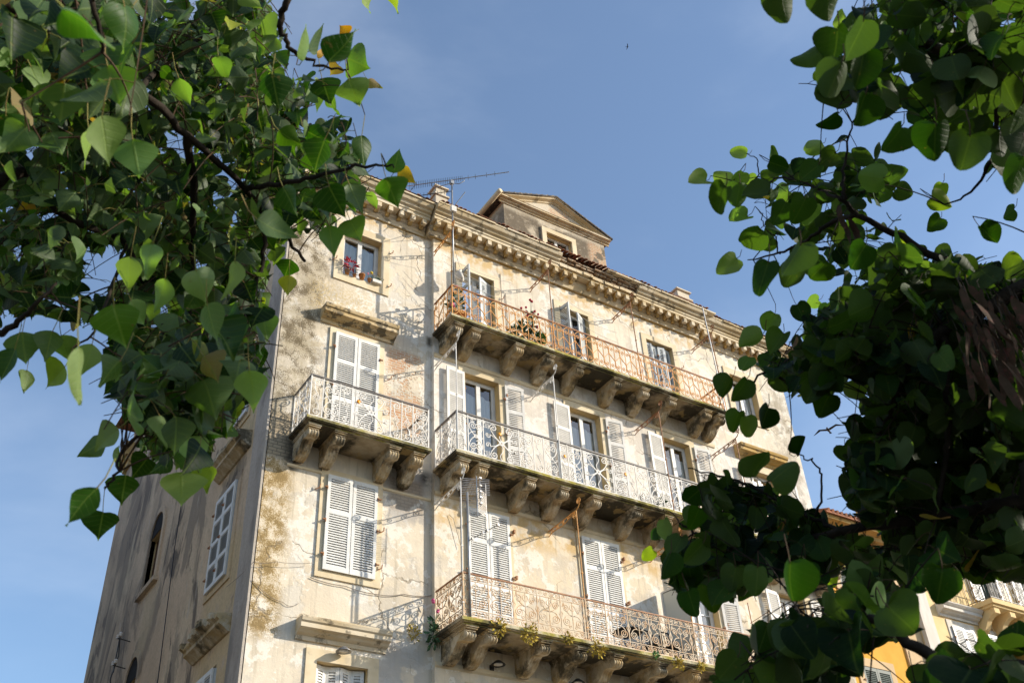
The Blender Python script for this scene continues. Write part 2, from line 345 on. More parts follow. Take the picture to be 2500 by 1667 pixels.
wall_panel(mb,X0,XA,0,ZT,0,lef,PF); wall_panel(mb,XA,XB,0,ZT,YC,cen,PF); wall_panel(mb,XB,X1,0,ZT,0,rig,PF)
mb.quad((XA,0,0),(XA,YC,0),(XA,YC,ZT),(XA,0,ZT)); mb.quad((XB,0,0),(XB,YC,0),(XB,YC,ZT),(XB,0,ZT))
mb.build('wall',M['front'],house)
def reveal_part(h,d,P,dep=.3):
    m=MB(); reveals(m,h,d,P,dep); m.build('window_reveal',M['reveal'],house)
for h in lef+rig: reveal_part(h,0,PF)
for h in cen: reveal_part(h,YC,PF)
# side wall, rear walls
sid=[(1.66,2.86,11.35,13.6),(1.62,2.75,15.5,17.6),(1.6,2.6,6.6,9.3),(1.6,2.7,19.2,20.7)]
arch=[(7.95,9.1,13.72,15.35),(7.95,9.1,9.2,11.1)]
mb=MB(); wall_panel(mb,0,DEP,0,ZT,0,sid+arch,PS)
# arched heads: fill the corners between the rectangle top and the arch
mb2=MB()
for (a,b,c,e) in [(7.95,9.1,15.35,15.95),(7.95,9.1,11.1,11.7)]: pass
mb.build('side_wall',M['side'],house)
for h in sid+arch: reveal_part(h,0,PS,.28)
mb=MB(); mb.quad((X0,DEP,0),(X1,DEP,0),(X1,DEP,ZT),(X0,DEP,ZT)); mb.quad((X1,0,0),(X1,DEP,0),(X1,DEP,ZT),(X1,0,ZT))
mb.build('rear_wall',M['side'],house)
mb=MB(); mb.box(X0+.9,X1-.9,.95,DEP-.8,.3,21.5); mb.build('dark_inner_box',M['dark'],house)  # black-painted box stands for the unlit rooms inside
# ---------------- cornice
def cornice(x0,x1,off,ends):
    prof=[(0,21.72),(-.05,21.72),(-.05,21.78),(-.09,21.84),(-.09,21.92),(-.13,21.95),(-.13,22.06),(-.40,22.06),(-.40,22.15),(-.43,22.17),(-.43,22.24),(-.50,22.27),(-.52,22.33),(-.60,22.36),(-.64,22.44),(-.64,22.47),(.2,22.47),(.2,21.72)]
    m=MB(); m.prism([(p[0]+off,p[1]) for p in prof],'x',x0,x1); return m
cor=cornice(X0-.5,XA-.25,0,0).build('cornice',M['corn'],house)
mb=cornice(XA-.2,14.75,YC-.03,0); corc=mb.build('cornice',M['corn'],house)
cornice(17.75,XB+.2,YC-.03,0).build('cornice',M['corn'],house)
# stretch where the upper mouldings have fallen away: loose stones on a brick core
mb=MB(); o_=YC-.03; mb.prism([(o_+a,b) for a,b in [(0,21.72),(-.05,21.72),(-.09,21.84),(-.13,21.95),(-.13,22.06),(-.36,22.06),(-.36,22.12),(.2,22.12)]],'x',14.751,17.749)
x=14.76
while x<17.74:
    w=min(random.uniform(.22,.42),17.745-x); d=random.uniform(-.03,.04); mb.box(x,x+w-.012,o_-.44+d,o_+.1,22.125,22.235+random.uniform(-.015,.02)); x+=w
mb.build('broken_cornice',M['corn'],house)
mb=MB(); x=14.755
while x<17.745:
    w=min(random.uniform(.18,.3),17.748-x)
    for r_ in range(3):
        mb.box(x+.03*(r_%2),x+w-.01,o_-.40-.07*r_+random.uniform(-.03,.03),o_+.1,22.25+.073*r_,22.315+.073*r_)
    x+=w
s=NT('bare_cornice_brick'); bn=s.noise(6,5,.6); M['cbrick']=s.out(s.mix(s.ss(bn,.4,.6),(.26,.165,.10),(.42,.34,.25)),.95,.1,s.bump(s.noise(20,5),.5,.01))
mb.build('brick_core',M['cbrick'],house)
corr=cornice(XB+.25,X1+.5,0,0).build('cornice',M['corn'],house)
mm=MB(); mm.k=1; mm.box(-.062,.062,-.39,-.275,-.175,-.02); mm.k=0; mm.prism([(-.12,-.2),(-.17,-.2),(-.275,-.09),(-.275,-.02),(-.12,-.02)],'x',-.055,.055); mm.box(-.085,.085,-.395,-.12,-.02,.004)
mod=None
def modrow(x0,x1,off,par,skip=()):
    global mod
    n=round((x1-x0)/.345); 
    for i in range(n+1):
        x=x0+(x1-x0)*i/n
        if i in skip: continue
        Mx=T(x,off,22.062)
        if mod is None: mod=mm.build('modillion',[M['bed'],M['corn']],par,M=Mx)
        else: inst(mod,par,Mx)
modrow(6.3,10.2,0,cor); modrow(XA-.05,XB+.05,YC-.03,corc,(15,)); modrow(20.8,24.7,0,corr)
mb=MB(); mb.box(XA-.12,XB+.12,YC-.05,YC+.02,21.70,21.95); mb.box(X0-.05,XA-.2,-.03,.02,21.70,21.95)
for x in range(60):
    a=11+x*.155; mb.box(a,a+.1,YC-.085,YC-.03,21.86,21.93)
mb.build('frieze',M['bed'],house)
# cornice lip, slightly broken stones under the tiles
mb=MB(); x=X0-.55
while x<X1+.55:
    w=random.uniform(.35,.8); o=(YC-.03 if XA-.2<x<XB+.2 else 0); r=random.uniform(-.02,.02)
    q=.25 if 14.6<x<16.4 else 0; mb.box(x,min(x+w-.006,X1+.55),o-.68+r+q,o+.1,22.475,22.53+r*.4)
    x+=w
mb.build('cornice_lip',M['corn'],house)
# ---------------- roof with barrel tiles
rf=MB(); sl=math.tan(R(19)); ym=DEP/2
ye=-.70
rf.quad((X0-.6,ye,22.56),(X1+.6,ye,22.56),(X1-6,ym,22.56+sl*(ym-ye)),(X0+6,ym,22.56+sl*(ym-ye)))
rf.quad((X0-.6,DEP+.7,22.56),(X0-.6,ye,22.56),(X0+6,ym,22.56+sl*(ym-ye)),(X0+6,ym+.01,22.56+sl*(ym-ye)))
rf.quad((X1+.6,DEP+.7,22.56),(X1+.6,ye,22.56),(X1-6,ym,22.56+sl*(ym-ye)),(X1-6,ym+.01,22.56+sl*(ym-ye)))
rf.quad((X0-.6,DEP+.7,22.56),(X1+.6,DEP+.7,22.56),(X1-6,ym,22.56+sl*(ym-ye)),(X0+6,ym,22.56+sl*(ym-ye)))
roof=rf.build('roof',M['tile'],house)
tl=MB(); x=X0-.55
while x<X1+.55:
    o=(YC-.03 if XA-.2<x<XB+.2 else 0)+random.uniform(-.03,.03); z=22.545+random.uniform(-.006,.01)
    pts=[]; n=6
    for k in range(n+1):
        a=PI*k/n; pts.append((x+.06*-math.cos(a),z+.034*math.sin(a)))
    L=1.2
    for k in range(n):
        p,q=pts[k],pts[k+1]
        tl.quad((p[0],ye+o-.0,p[1]),(q[0],ye+o,q[1]),(q[0],ye+o+L,q[1]+L*sl),(p[0],ye+o+L,p[1]+L*sl))
        tl.quad((p[0],ye+o,p[1]),(p[0],ye+o,p[1]-.018),(q[0],ye+o,q[1]-.018),(q[0],ye+o,q[1]))
    x+=.145
tl.build('tile',M['tile'],roof)
# ---------------- dormer
dx0,dx1,dy,dz0,dz1,dza=13.3,17.28,.1,22.4,24.78,25.62
dm=MB(); xc=(dx0+dx1)/2
win=(14.86,15.86,22.95,24.1)
wall_panel(dm,dx0,dx1,dz0,dz1,dy,[win],PF)
dm.add([(dx0-.05,dy,dz1),(dx1+.05,dy,dz1),(xc,dy,dza+.03)],[(0,1,2)])
dm.quad((dx0,dy,dz0),(dx0,dy+4,dz0),(dx0,dy+4,dz1),(dx0,dy,dz1)); dm.quad((dx1,dy,dz0),(dx1,dy+4,dz0),(dx1,dy+4,dz1),(dx1,dy,dz1))
s=NT('dormer_plaster'); n1=s.noise(.8,6,.6); n3=s.noise(13,6,.7)
b=s.mix(s.ss(n1,.35,.6),(.60,.53,.42),(.50,.42,.31)); b=s.mix(s.M('MULTIPLY',s.M('MULTIPLY',s.box(13.2,17.6,22,24.55,.2),s.ss(s.noise(.8,5,.6,off=(4,2,3)),.36,.46)),s.ss(n3,.25,.5,.55,1.)),b,(.15,.12,.085))
bc,bf=s.brick((.46,.25,.14),(.56,.38,.22),(.55,.48,.37)); bm_=s.M('MULTIPLY',s.M('MAXIMUM',s.box(16.6,17.5,22.6,24.5,.15),s.box(15.1,15.9,24.9,25.4,.1)),s.ss(s.noise(1.6,5,off=(1,1,5)),.44,.48)); b=s.mix(s.M('MULTIPLY',bm_,.8),b,bc)
M['dormer']=s.out(b,.92,.2,s.bump(n3,.6,.015))
dorm=dm.build('dormer',M['dormer'],house)
dr=MB(); reveals(dr,win,dy,PF,.25); dr.build('window_reveal',M['reveal'],dorm)
ct=MB()
pr=[(0,0),(-.04,0),(-.04,.05),(-.10,.07),(-.10,.11),(-.2,.13),(-.2,.17),(-.22,.19),(0,.19)]
ct.prism([(dy+p[0],dz1-.14+p[1]) for p in pr],'x',dx0-.18,dx1+.18)
for sg in (-1,1):
    xa=xc+sg*((dx1-dx0)/2+.20)
    za=dz1-.06; 
    # raking cornice as a sheared prism
    prof=[(0,0),(-.05,0),(-.05,.05),(-.19,.07),(-.19,.12),(-.23,.13),(0,.13)]
    vs=[(xa,dy+p[0],za+p[1]) for p in prof]+[(xc,dy+p[0]-.004*sg,dza-.05+p[1]) for p in prof]; n=len(prof)
    ct.add(vs,[(i,(i+1)%n,n+(i+1)%n,n+i) for i in range(n)]+[tuple(range(n)),tuple(range(n,2*n))])
ct.build('pediment',M['corn'],dorm)
M['slate']=simple('weathered_roof_edge',(.12,.105,.09),(.07,.06,.055),4,.9,.2,c3=(.30,.25,.19),t3=(.5,.6))
rd=MB()
for sg in (-1,1):
    xa=xc+sg*((dx1-dx0)/2+.22); za=dz1+.075
    rd.add([(xa,dy-.25,za),(xc,dy-.25,dza+.13),(xc,dy+4.2,dza+.13),(xa,dy+4.2,za),(xa,dy-.25,za-.05),(xc,dy-.25,dza+.085),(xc,dy+4.2,dza+.085),(xa,dy+4.2,za-.05)],
       [(0,1,2,3),(4,5,6,7),(0,1,5,4),(3,2,6,7),(0,3,7,4)])
    L=math.hypot(xa-xc,dza+.13-za); k=int(L/.22)
    for i in range(k):
        f=(i+.5)/k; rd.tube([(xa+(xc-xa)*f,dy-.2,za+(dza+.13-za)*f+.02),(xa+(xc-xa)*f,dy-.0,za+(dza+.13-za)*f+.02)],.05,6)
rd.build('dormer_roof',M['slate'],dorm)
g=MB(); xg=dx0-.3
g.tube([(xg,dy-.3,dz1+.02),(xg,dy+4,dz1+.02)],.085,10,smooth=True); g.tube([(xg,dy+1.0,dz1+.02),(xg,dy+1.03,dz1+.02)],.1,10)
g.build('gutter',M['trim'],dorm)
fr=MB(); a,b_,c,e=win
for q in [(a-.17,a,c-.1,e+.17),(b_,b_+.17,c-.1,e+.17),(a,b_,e,e+.17)]: fr.box(q[0],q[1],dy-.07,dy+.02,q[2],q[3])
fr.build('window_surround',M['trim'],dorm)
fr=MB()
for q in [(a,a+.07,c,e),(b_-.07,b_,c,e),(a+.07,b_-.07,e-.07,e),((a+b_)/2-.05,(a+b_)/2+.05,c,e-.07)]: fr.box(q[0],q[1],dy+.14,dy+.2,q[2],q[3])
wd=fr.build('window',M['white'],house)
p=MB(); p.quad((a+.05,dy+.17,c),(b_-.05,dy+.17,c),(b_-.05,dy+.17,e-.05),(a+.05,dy+.17,e-.05)); p.build('pane',M['glass'],wd)
p=MB(); p.box(a-.1,b_+.1,dy+.55,dy+.6,c-.2,e+.1); p.build('curtain',M['curt'],wd)
# ---------------- chimneys (part of the house)
def chimney(x,y,w,d,zb,zt):
    m=MB(); m.box(x-w/2,x+w/2,y-d/2,y+d/2,zb,zt-.42); m.box(x-w/2-.05,x+w/2+.05,y-d/2-.05,y+d/2+.05,zt-.42,zt-.36); m.box(x-w/2+.03,x+w/2-.03,y-d/2+.03,y+d/2-.03,zt-.36,zt-.05); m.box(x-w/2-.04,x+w/2+.04,y-d/2-.04,y+d/2+.04,zt-.05,zt)
    return m.build('chimney',M['dormer'],house)
chimney(11.5,1.1,.42,.42,22.3,25.15); chimney(21.35,1.0,.6,.5,22.3,24.85)
# ---------------- string courses, surrounds, cornices over windows
st=MB(); st.prism([(YC,17.50),(YC-.035,17.52),(YC-.05,17.58),(YC-.05,17.62),(YC,17.64)],'x',XA,XB)
st.prism([(YC,13.44),(YC-.035,13.46),(YC-.05,13.5),(YC-.05,13.54),(YC,13.56)],'x',XA,XB)
st.prism([(0,13.3),(-.03,13.32),(-.04,13.36),(0,13.38)],'x',X0+.5,XA-.02)
st.prism([(YC,9.3),(YC-.04,9.34),(YC-.04,9.42),(YC,9.44)],'x',XA,XB)
st.build('string_course',M['trim'],house)
def surround(h,d,w=.2,t=.035,sill=True,P=PF,mat='trim',top=True):
    m=MB(); a,b,c,e=h
    def bx(u0,u1,z0,z1):
        p=P(u0,d-t,z0); q=P(u1,d+.005,z1); m.box(p[0],q[0],p[1],q[1],p[2],q[2])
    bx(a-w,a,c-(w if sill else 0),e+w); bx(b,b+w,c-(w if sill else 0),e+w)
    if top: bx(a,b,e,e+w)
    if sill: bx(a,b,c-w,c)
    return m
for h,sl_ in [((7.95,9.07,19.33,20.9),True),((7.98,9.0,14.12,17.25),False),((8.02,9.08,11.1,13.22),True),((7.97,9.11,6.6,9.07),True)]:
    surround(h,0,.24,.04,sl_).build('window_surround',M['trim'],house)
    surround((h[0]-LX+SX,h[1]-LX+SX,h[2],h[3]),0,.24,.04,sl_).build('window_surround',M['trim'],house)
for h in cen: surround(h,YC,.19,.03,False).build('window_surround',M['trim'],house)
M['hood']=simple('weathered_hood_stone',(.62,.50,.33),(.50,.36,.18),1.8,.88,.2,c3=(.10,.085,.06),t3=(.50,.58),a3=.85,bs=.5,bd=.012,stretch=(.5,1,2.5))
def hood(x0,x1,z,y=0,d=.36):
    m=MB(); pr=[(0,0),(-.05*d/.36,.0),(-.06,.08),(-.16,.12),(-.2,.16),(-.30,.18),(-.30,.27),(-.34,.30),(-d,.36),(-d,.39),(0,.42)]
    m.prism([(y+p[0],z+p[1]) for p in pr],'x',x0,x1)
    return m
hood(7.46,9.5,17.56).build('hood_moulding',M['hood'],house); hood(7.47,9.5,9.44).build('hood_moulding',M['corn'],house)
hood(7.46-LX+SX,9.5-LX+SX,17.56).build('hood_moulding',M['bed'],house); hood(7.47-LX+SX,9.5-LX+SX,9.44).build('hood_moulding',M['corn'],house)
# side-wall hoods (the lower one is crumbling)
def shood(y0,y1,z,crumble):
    m=MB(); n=18 if crumble else 6
    for i in range(n):
        a=y0+(y1-y0)*i/n; b=y0+(y1-y0)*(i+1)/n+.003
        k=random.uniform(-.06,.09) if crumble else random.uniform(-.012,.012)
        pr=[(0,0),(-.05,0),(-.18,.1),(-.26,.14),(-.26,.22),(-.36-k,.28+k*.4),(-.36-k,.38+k),(0,.44+k)]
        m.prism([(X0+p[0],z+p[1]) for p in pr],'y',a,b)
    return m
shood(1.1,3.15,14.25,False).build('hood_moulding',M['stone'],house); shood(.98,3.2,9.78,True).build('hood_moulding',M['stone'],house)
surround((1.66,2.86,11.35,13.6),0,.22,.035,True,PS).build('window_surround',M['side'],house)
surround((1.62,2.75,15.5,17.6),0,.2,.035,True,PS).build('window_surround',M['side'],house)
# corner pilaster strip on the side
cp=MB(); cp.box(X0-.05,X0+.02,.0,.82,0,ZT); cp.build('corner_strip',M['side'],house)
# arched windows on the side wall
for zc,zs in [(15.35,13.72),(11.1,9.2)]:
    m=MB(); yc=8.525; r=.575; n=14; ri=[(yc-r*math.cos(PI*k/n),zc+.62*math.sin(PI*k/n)*1.0) for k in range(n+1)]
    ro=[(yc-(r+.17)*math.cos(PI*k/n),zc+.8*math.sin(PI*k/n)) for k in range(n+1)]
    ri=[(yc-r,zs)]+ri+[(yc+r,zs)]; ro=[(yc-r-.17,zs)]+ro+[(yc+r+.17,zs)]
    for k in range(len(ri)-1):
        a,b2,c2,d2=ri[k],ri[k+1],ro[k+1],ro[k]
        x=X0-.06
        m.quad((x,a[0],a[1]),(x,b2[0],b2[1]),(x,c2[0],c2[1]),(x,d2[0],d2[1])); m.quad((x,a[0],a[1]),(x,b2[0],b2[1]),(X0+.12,b2[0],b2[1]),(X0+.12,a[0],a[1])); m.quad((x,d2[0],d2[1]),(x,c2[0],c2[1]),(X0,c2[0],c2[1]),(X0,d2[0],d2[1]))
    m.box(X0-.12,X0+.1,yc-r-.3,yc+r+.3,zs-.14,zs)
    aw=m.build('arched_window',M['side'],house)
    m=MB(); 
    for k in range(n): m.quad((X0-.02,yc-r*math.cos(PI*k/n),zc),(X0-.02,yc-r*math.cos(PI*(k+1)/n),zc),(X0-.02,yc-r*math.cos(PI*(k+1)/n),zc+.62*math.sin(PI*(k+1)/n)),(X0-.02,yc-r*math.cos(PI*k/n),zc+.62*math.sin(PI*k/n)))
    m.build('arched_head',M['dark'],aw)
    m=MB(); m.box(X0+.16,X0+.2,yc-.6,yc+.6,zs,zc+.02); m.build('boarding',M['wood'] if 'wood' in M else M.setdefault('wood',simple('old_brown_boards',(.16,.075,.035),(.07,.04,.025),2,.8,.2,stretch=(1,6,.3))),aw)
# eroded cornice block at the rear corner
rc=MB()
for i,(dd,z0,z1) in enumerate([(.25,20.05,20.3),(.42,20.3,20.48),(.6,20.48,20.72),(.78,20.72,20.86),(.7,20.86,21.0)]): rc.box(X0-dd*.4,X0+1,DEP-.5,DEP+dd,z0+.45,z1+.45)
rc.build('rear_cornice',M['bed'],house)
# ---------------- windows and shutters
def leaf_mesh(w,h,panels,t=.04,st=.075):
    m=MB(); rails=[0]+[]; 
    tot=sum(panels); gap=.1; avail=h-gap*(len(panels)+1); z=gap
    m.box(0,st,-t/2,t/2,0,h); m.box(w-st,w,-t/2,t/2,0,h); m.box(st,w-st,-t/2,t/2,0,gap)
    for p in panels:
        ph=avail*p/tot; n=max(4,int(ph/.056)); 
        for i in range(n):
            zc=z+ph*(i+.5)/n; d=.018; e=.0285
            m.add([(st,-d,zc-e),(w-st,-d,zc-e),(w-st,d,zc+e),(st,d,zc+e),(st,-d,zc-e+.009),(w-st,-d,zc-e+.009),(w-st,d,zc+e+.009),(st,d,zc+e+.009)],[(0,1,2,3),(4,5,6,7),(0,1,5,4),(2,3,7,6)])
        z+=ph; m.box(st,w-st,-t/2,t/2,z,z+gap if z+gap<h+.01 else h); z+=gap
    return m
def hinge(m,x,z,s=1):
    m.tube([(x,-.02,z-.04),(x,-.02,z+.04)],.018,6); m.box(x,x-s*.07,-.06,-.02,z-.012,z+.012)
SH={}
def shutter(key,w,h,panels,mat,par,Mx,swap=False):
    k=(round(w,3),round(h,3),tuple(panels),mat)
    if k not in SH:
        lm=leaf_mesh(w,h,panels); lm.k=1
        for zz in (.15,.5,.85): hinge(lm,-.005,h*zz)
        SH[k]=lm.build('shutter',[M[mat],M['rustd']],par,M=Mx); return SH[k]
    return inst(SH[k],par,Mx)
MX=Matrix.Diagonal((-1,1,1,1))
def Rz(a): return Matrix.Rotation(a,4,'Z')
def sidep(y,z): return Matrix(((0,1,0,X0),(-1,0,0,y),(0,0,1,z),(0,0,0,1)))   # local x -> -world y ; local y -> +world x
def wframe(h,y,par=None,bars=(.34,.67),curt=True,mat='white',name='window',P=None,dark=.26):
    a,b,c,e=h; m=MB(); f=.055; yy=y+.2
    mid=(a+b)/2
    def bx(u0,u1,z0,z1,y0=0,y1=.06): m.box(u0,u1,yy+y0,yy+y1,z0,z1)
    bx(a,a+f,c,e); bx(b-f,b,c,e); bx(a+f,b-f,e-f,e); bx(a+f,b-f,c,c+.08)
    bx(mid-.06,mid+.06,c+.08,e-f,-.02,.05); bx(a+f,a+f+.06,c+.08,e-f,-.012,.04); bx(b-f-.06,b-f,c+.08,e-f,-.012,.04)
    bx(a+f+.06,mid-.06,e-f-.07,e-f,-.012,.04); bx(mid+.06,b-f-.06,e-f-.07,e-f,-.012,.04)
    for k in bars:
        z=c+(e-c)*k; bx(a+f+.06,mid-.06,z-.016,z+.016,0,.035); bx(mid+.06,b-f-.06,z-.016,z+.016,0,.035)
    w=m.build(name,M[mat],par or house)
    for (u0,u1) in ((a+f+.06,mid-.06),(mid+.06,b-f-.06)):
        p=MB(); p.quad((u0,yy+.02,c+.08),(u1,yy+.02,c+.08),(u1,yy+.02,e-f-.07),(u0,yy+.02,e-f-.07)); p.build('pane',M['glass'],w)
    if curt:
        cm=MB(); n=26; z1=e-(e-c)*dark*.5
        for i in range(n):
            u0=a+.03+(b-a-.06)*i/n; u1=a+.03+(b-a-.06)*(i+1)/n; d0=.075+.015*math.sin(i*1.3); d1=.075+.015*math.sin((i+1)*1.3)
            cm.quad((u0,yy+d0,c),(u1,yy+d1,c),(u1,yy+d1,z1+.04*math.sin(i*.5)),(u0,yy+d0,z1+.04*math.sin(i*.5)))
        cm.build('curtain',M['curt'],w)
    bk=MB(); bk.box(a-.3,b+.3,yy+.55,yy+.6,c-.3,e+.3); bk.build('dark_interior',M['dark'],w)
    return w
def closed(a,b,z0,z1,y,panels,mat='shut',n=2,par=None,ang=(0,0)):
    m=MB(); m.box(a,b,y+.15,y+.2,z0,z1); w=m.build('window',M['dark'],par or house)
    wd=(b-a)/2
    if n==2:
        shutter('l',wd-.008,z1-z0,panels,mat,w,T(a,y-.075,z0)@Rz(-ang[0])); 
        shutter('r',wd-.008,z1-z0,panels,mat,w,T(b,y-.075,z0)@MX)
    return w
# left wing
wframe((7.95,9.07,19.33,20.9),0,bars=())
closed(7.88,9.09,14.14,17.36,0,[1.2,1.1,.8]); closed(7.93,9.17,11.02,13.31,0,[1.25,.78])
w=wframe((7.97,9.11,6.6,9.07),0,bars=(.6,))
for i,(x,a) in enumerate([(7.99,.5),(8.27,-.5),(8.83,.5),(8.55,-.5)]): shutter('n',.285,2.4,[1,.8],'shut',w,T(7.99+.275*i,.1+(.1 if i%2 else 0),6.65)@Rz(-.35 if i%2 else .35))
# central
for i,x in enumerate(DX):
    w=wframe((x-.54,x+.54,18.26,20.92),YC,bars=(.35,),curt=(i==2))
    if i<2:
        shutter('t',.50,2.58,[1.2,1.2,.8],'shutg',w,T(x-.52,YC+.14,18.3)@Rz(-1.52 if i==0 else -1.4)); shutter('t',.50,2.58,[1.2,1.2,.8],'shutg',w,T(x+.52,YC+.17,18.3)@Rz(PI+.35 if i==0 else PI+.5))
    else:
        for k in range(4): shutter('q',.265,2.58,[1.2,1.2,.8],'shutg',w,T(x-.53+.265*k,YC+.10+(.02 if k%2 else 0),18.3)@Rz(.12 if k%2 else -.12))
    w=wframe((x-.53,x+.53,14.11,17.30),YC,bars=(.30,.62))
    shutter('m',.56,3.12,[1.2,1.2,.8],'shutw',w,T(x-.57,YC-.06,14.15)@Rz(PI+.07)); shutter('m',.56,3.12,[1.2,1.2,.8],'shutw',w,T(x+.57+(.12 if i<2 else .1),YC-.06,14.15)@Rz(-.12))
    if i<2: closed(x-.595,x+.6,10.05,13.30,YC,[1.25,1.1,.75])
    else:
        w=wframe((x-.52,x+.52,10.0,13.26),YC,bars=(.30,.62))
        shutter('m',.56,3.12,[1.2,1.2,.8],'shutw',w,T(x-.55,YC-.06,10.08)@Rz(PI+.12)); shutter('m',.56,3.12,[1.2,1.2,.8],'shutw',w,T(x+.62,YC-.06,10.08)@Rz(-.2))
    wframe((x-.52,x+.52,5.7,8.9),YC,bars=(.3,.62))
# right wing
wframe((SX-.55,SX+.55,19.33,20.9),0,bars=())
for z0,z1 in ((14.12,17.25),(10.3,13.2)):
    w=wframe((SX-.52,SX+.52,z0,z1),0,bars=(.3,.62))
    h=z1-z0-.04
    shutter('m',.56,h,[1.2,1.2,.8],'shutw',w,T(SX-.56,-.06,z0+.02)@Rz(PI+.12)); shutter('m',.56,h,[1.2,1.2,.8],'shutw',w,T(SX+.75,-.06,z0+.02)@Rz(-.1))
wframe((SX-.55,SX+.55,6.6,9.07),0,bars=(.6,)); wframe((8.0,9.1,1.2,4.2),0,bars=(.6,))
# side shutters
def sclosed(y0,y1,z0,z1,panels,mat='shut'):
    m=MB(); m.box(X0-.045,X0+.2,y0,y1,z0,z1); w=m.build('window',M['shutg'],house); wd=(y1-y0)/2  # pale backing board added behind the slats to lighten the shaded shutters
    RS=Matrix(((0,1,0,0),(-1,0,0,0),(0,0,1,0),(0,0,0,1)))
    shutter('s',wd-.006,z1-z0,panels,mat,w,T(X0-.075,y1,z0)@RS); shutter('s',wd-.006,z1-z0,panels,mat,w,T(X0-.075,y0+wd,z0)@RS)
sclosed(1.62,2.9,11.28,13.62,[1,1,1,1]); sclosed(1.55,2.8,15.45,17.6,[1,1]); sclosed(1.55,2.6,6.7,9.2,[1,1,1])
sclosed(1.55,2.7,19.2,20.7,[1,1])
# shutter hooks and small fittings on the wall
hk=MB()
for (x,z) in [(9.35,20.6),(9.32,19.4),(7.72,19.7),(12.85,20.3),(16.2,20.1),(19.6,20.2),(9.4,16.4),(9.4,15.4),(7.72,12.9),(9.32,12.2),(9.3,11.3)]:
    y=YC if XA<x<XB else 0
    hk.tube([(x-.05,y-.01,z),(x-.03,y-.09,z-.02),(x+.02,y-.1,z+.02),(x+.03,y-.1,z+.1)],.014,5)
for x in DX:
    for z in (12.9,11.7,16.9,15.8):
        hk.box(x+.72,x+.76,YC-.1,YC,z,z+.09)
hk.build('shutter_hook',M['rustd'],house)
# ================================================================= balconies
def spiral(cx,cy,r,turns,a0,sg=1,r1=None,n=None):
    n=n or int(14*turns)+3; r1=r*.12 if r1 is None else r1
    return [(cx+(r+(r1-r)*i/(n-1))*math.cos(a0+sg*2*PI*turns*i/(n-1)),cy+(r+(r1-r)*i/(n-1))*math.sin(a0+sg*2*PI*turns*i/(n-1))) for i in range(n)]
def arc(p,q,b,n=8):
    "curve from p to q bulging sideways by b"
    dx,dy=q[0]-p[0],q[1]-p[1]; L=math.hypot(dx,dy) or 1; nx,ny=-dy/L,dx/L
    return [(p[0]+dx*t+nx*b*4*t*(1-t),p[1]+dy*t+ny*b*4*t*(1-t)) for t in [i/n for i in range(n+1)]]
def scurve(p,q,b,n=12):
    dx,dy=q[0]-p[0],q[1]-p[1]; L=math.hypot(dx,dy) or 1; nx,ny=-dy/L,dx/L
    return [(p[0]+dx*t+nx*b*math.sin(2*PI*t),p[1]+dy*t+ny*b*math.sin(2*PI*t)) for t in [i/n for i in range(n+1)]]
def cscroll(x,y0,y1,side,r,back):
    "C scroll: back bar at x+side*back, volutes of radius r at both ends"
    s=side
    top=spiral(x,y1-r,r,1.35,PI/2+ (0 if s>0 else 0),-s if False else (1 if s<0 else -1))[::-1]
    return top
def mir(pts,cx): return [(2*cx-x,y) for x,y in pts]
def mirv(pts,cy): return [(x,2*cy-y) for x,y in pts]
def pat_top(L,H):
    out=[]; n=max(1,round(L/.405)); p=L/n; yt=.77*H; yb=.23*H; r=.011
    out+= [([(0,H),(L,H)],.022,1),([(0,.03),(L,.03)],.014,0)]
    for i in range(n+1):
        x=i*p
        out.append(([(x,.03),(x,yt)],.0095,0))            # straight bar under each upper node
        ov=max(0,min(L,x))
        for sg in (-1,1):
            xn=x+sg*p/2
            if -1e-6<=xn<=L+1e-6:
                out.append(([(x+sg*t*p/2 - sg*.05*math.sin(2*PI*t),yt+(yb-yt)*t) for t in [k/10 for k in range(11)]],.0105,0))
                out.append((arc((x,yt),(xn,H-.012),.05*sg,7),.0095,0))
                sp=[(x+sg*.012,yt)]+spiral(x+sg*.105,yt+.01,.06,1.3,PI*.55 if sg>0 else PI*.45,-sg); out.append((sp,.0085,0))
        out.append(([(x-.016,yt),(x+.016,yt)],.02,0))
    for i in range(n):
        x=(i+.5)*p
        out.append(([(x,yb),(x,H)],.0095,0)); out.append(([(x-.016,yb),(x+.016,yb)],.02,0))
        for sg in (-1,1):
            out.append((arc((x,yb),(x+sg*p/2,.035),-.05*sg,7),.0095,0))
            sp=[(x+sg*.012,yb)]+spiral(x+sg*.105,yb-.01,.06,1.3,-PI*.55 if sg>0 else -PI*.45,sg); out.append((sp,.0085,0))
    return out
def key(cx,cy,w,sg=1,sv=1):
    h=w; p=[(-.5,-.5),(-.5,.5),(.5,.5),(.5,-.32),(-.22,-.32),(-.22,.22),(.2,.22),(.2,-.05),(0,-.05)]
    return [(cx+sg*a*w,cy+sv*b*h) for a,b in p]
def cell_key(x,w,H):
    o=[]; cx=x+w/2; m=w/2-.02
    o.append((spiral(cx,H-.13,m*.8,1.6,PI/2,-1),.009)); o.append((spiral(cx,.15,m*.8,1.6,-PI/2,1),.009))
    d=m*.62
    for k in range(2):
        e=d*(1-.5*k); o.append(([(cx,H/2+e*1.6),(cx+e,H/2),(cx,H/2-e*1.6),(cx-e,H/2),(cx,H/2+e*1.6)],.008))
    o.append((scurve((cx-m*.8,H-.13),(cx,H/2+d*1.6),.02),.009)); o.append((scurve((cx+m*.8,.15),(cx,H/2-d*1.6),.02),.009))
    return o
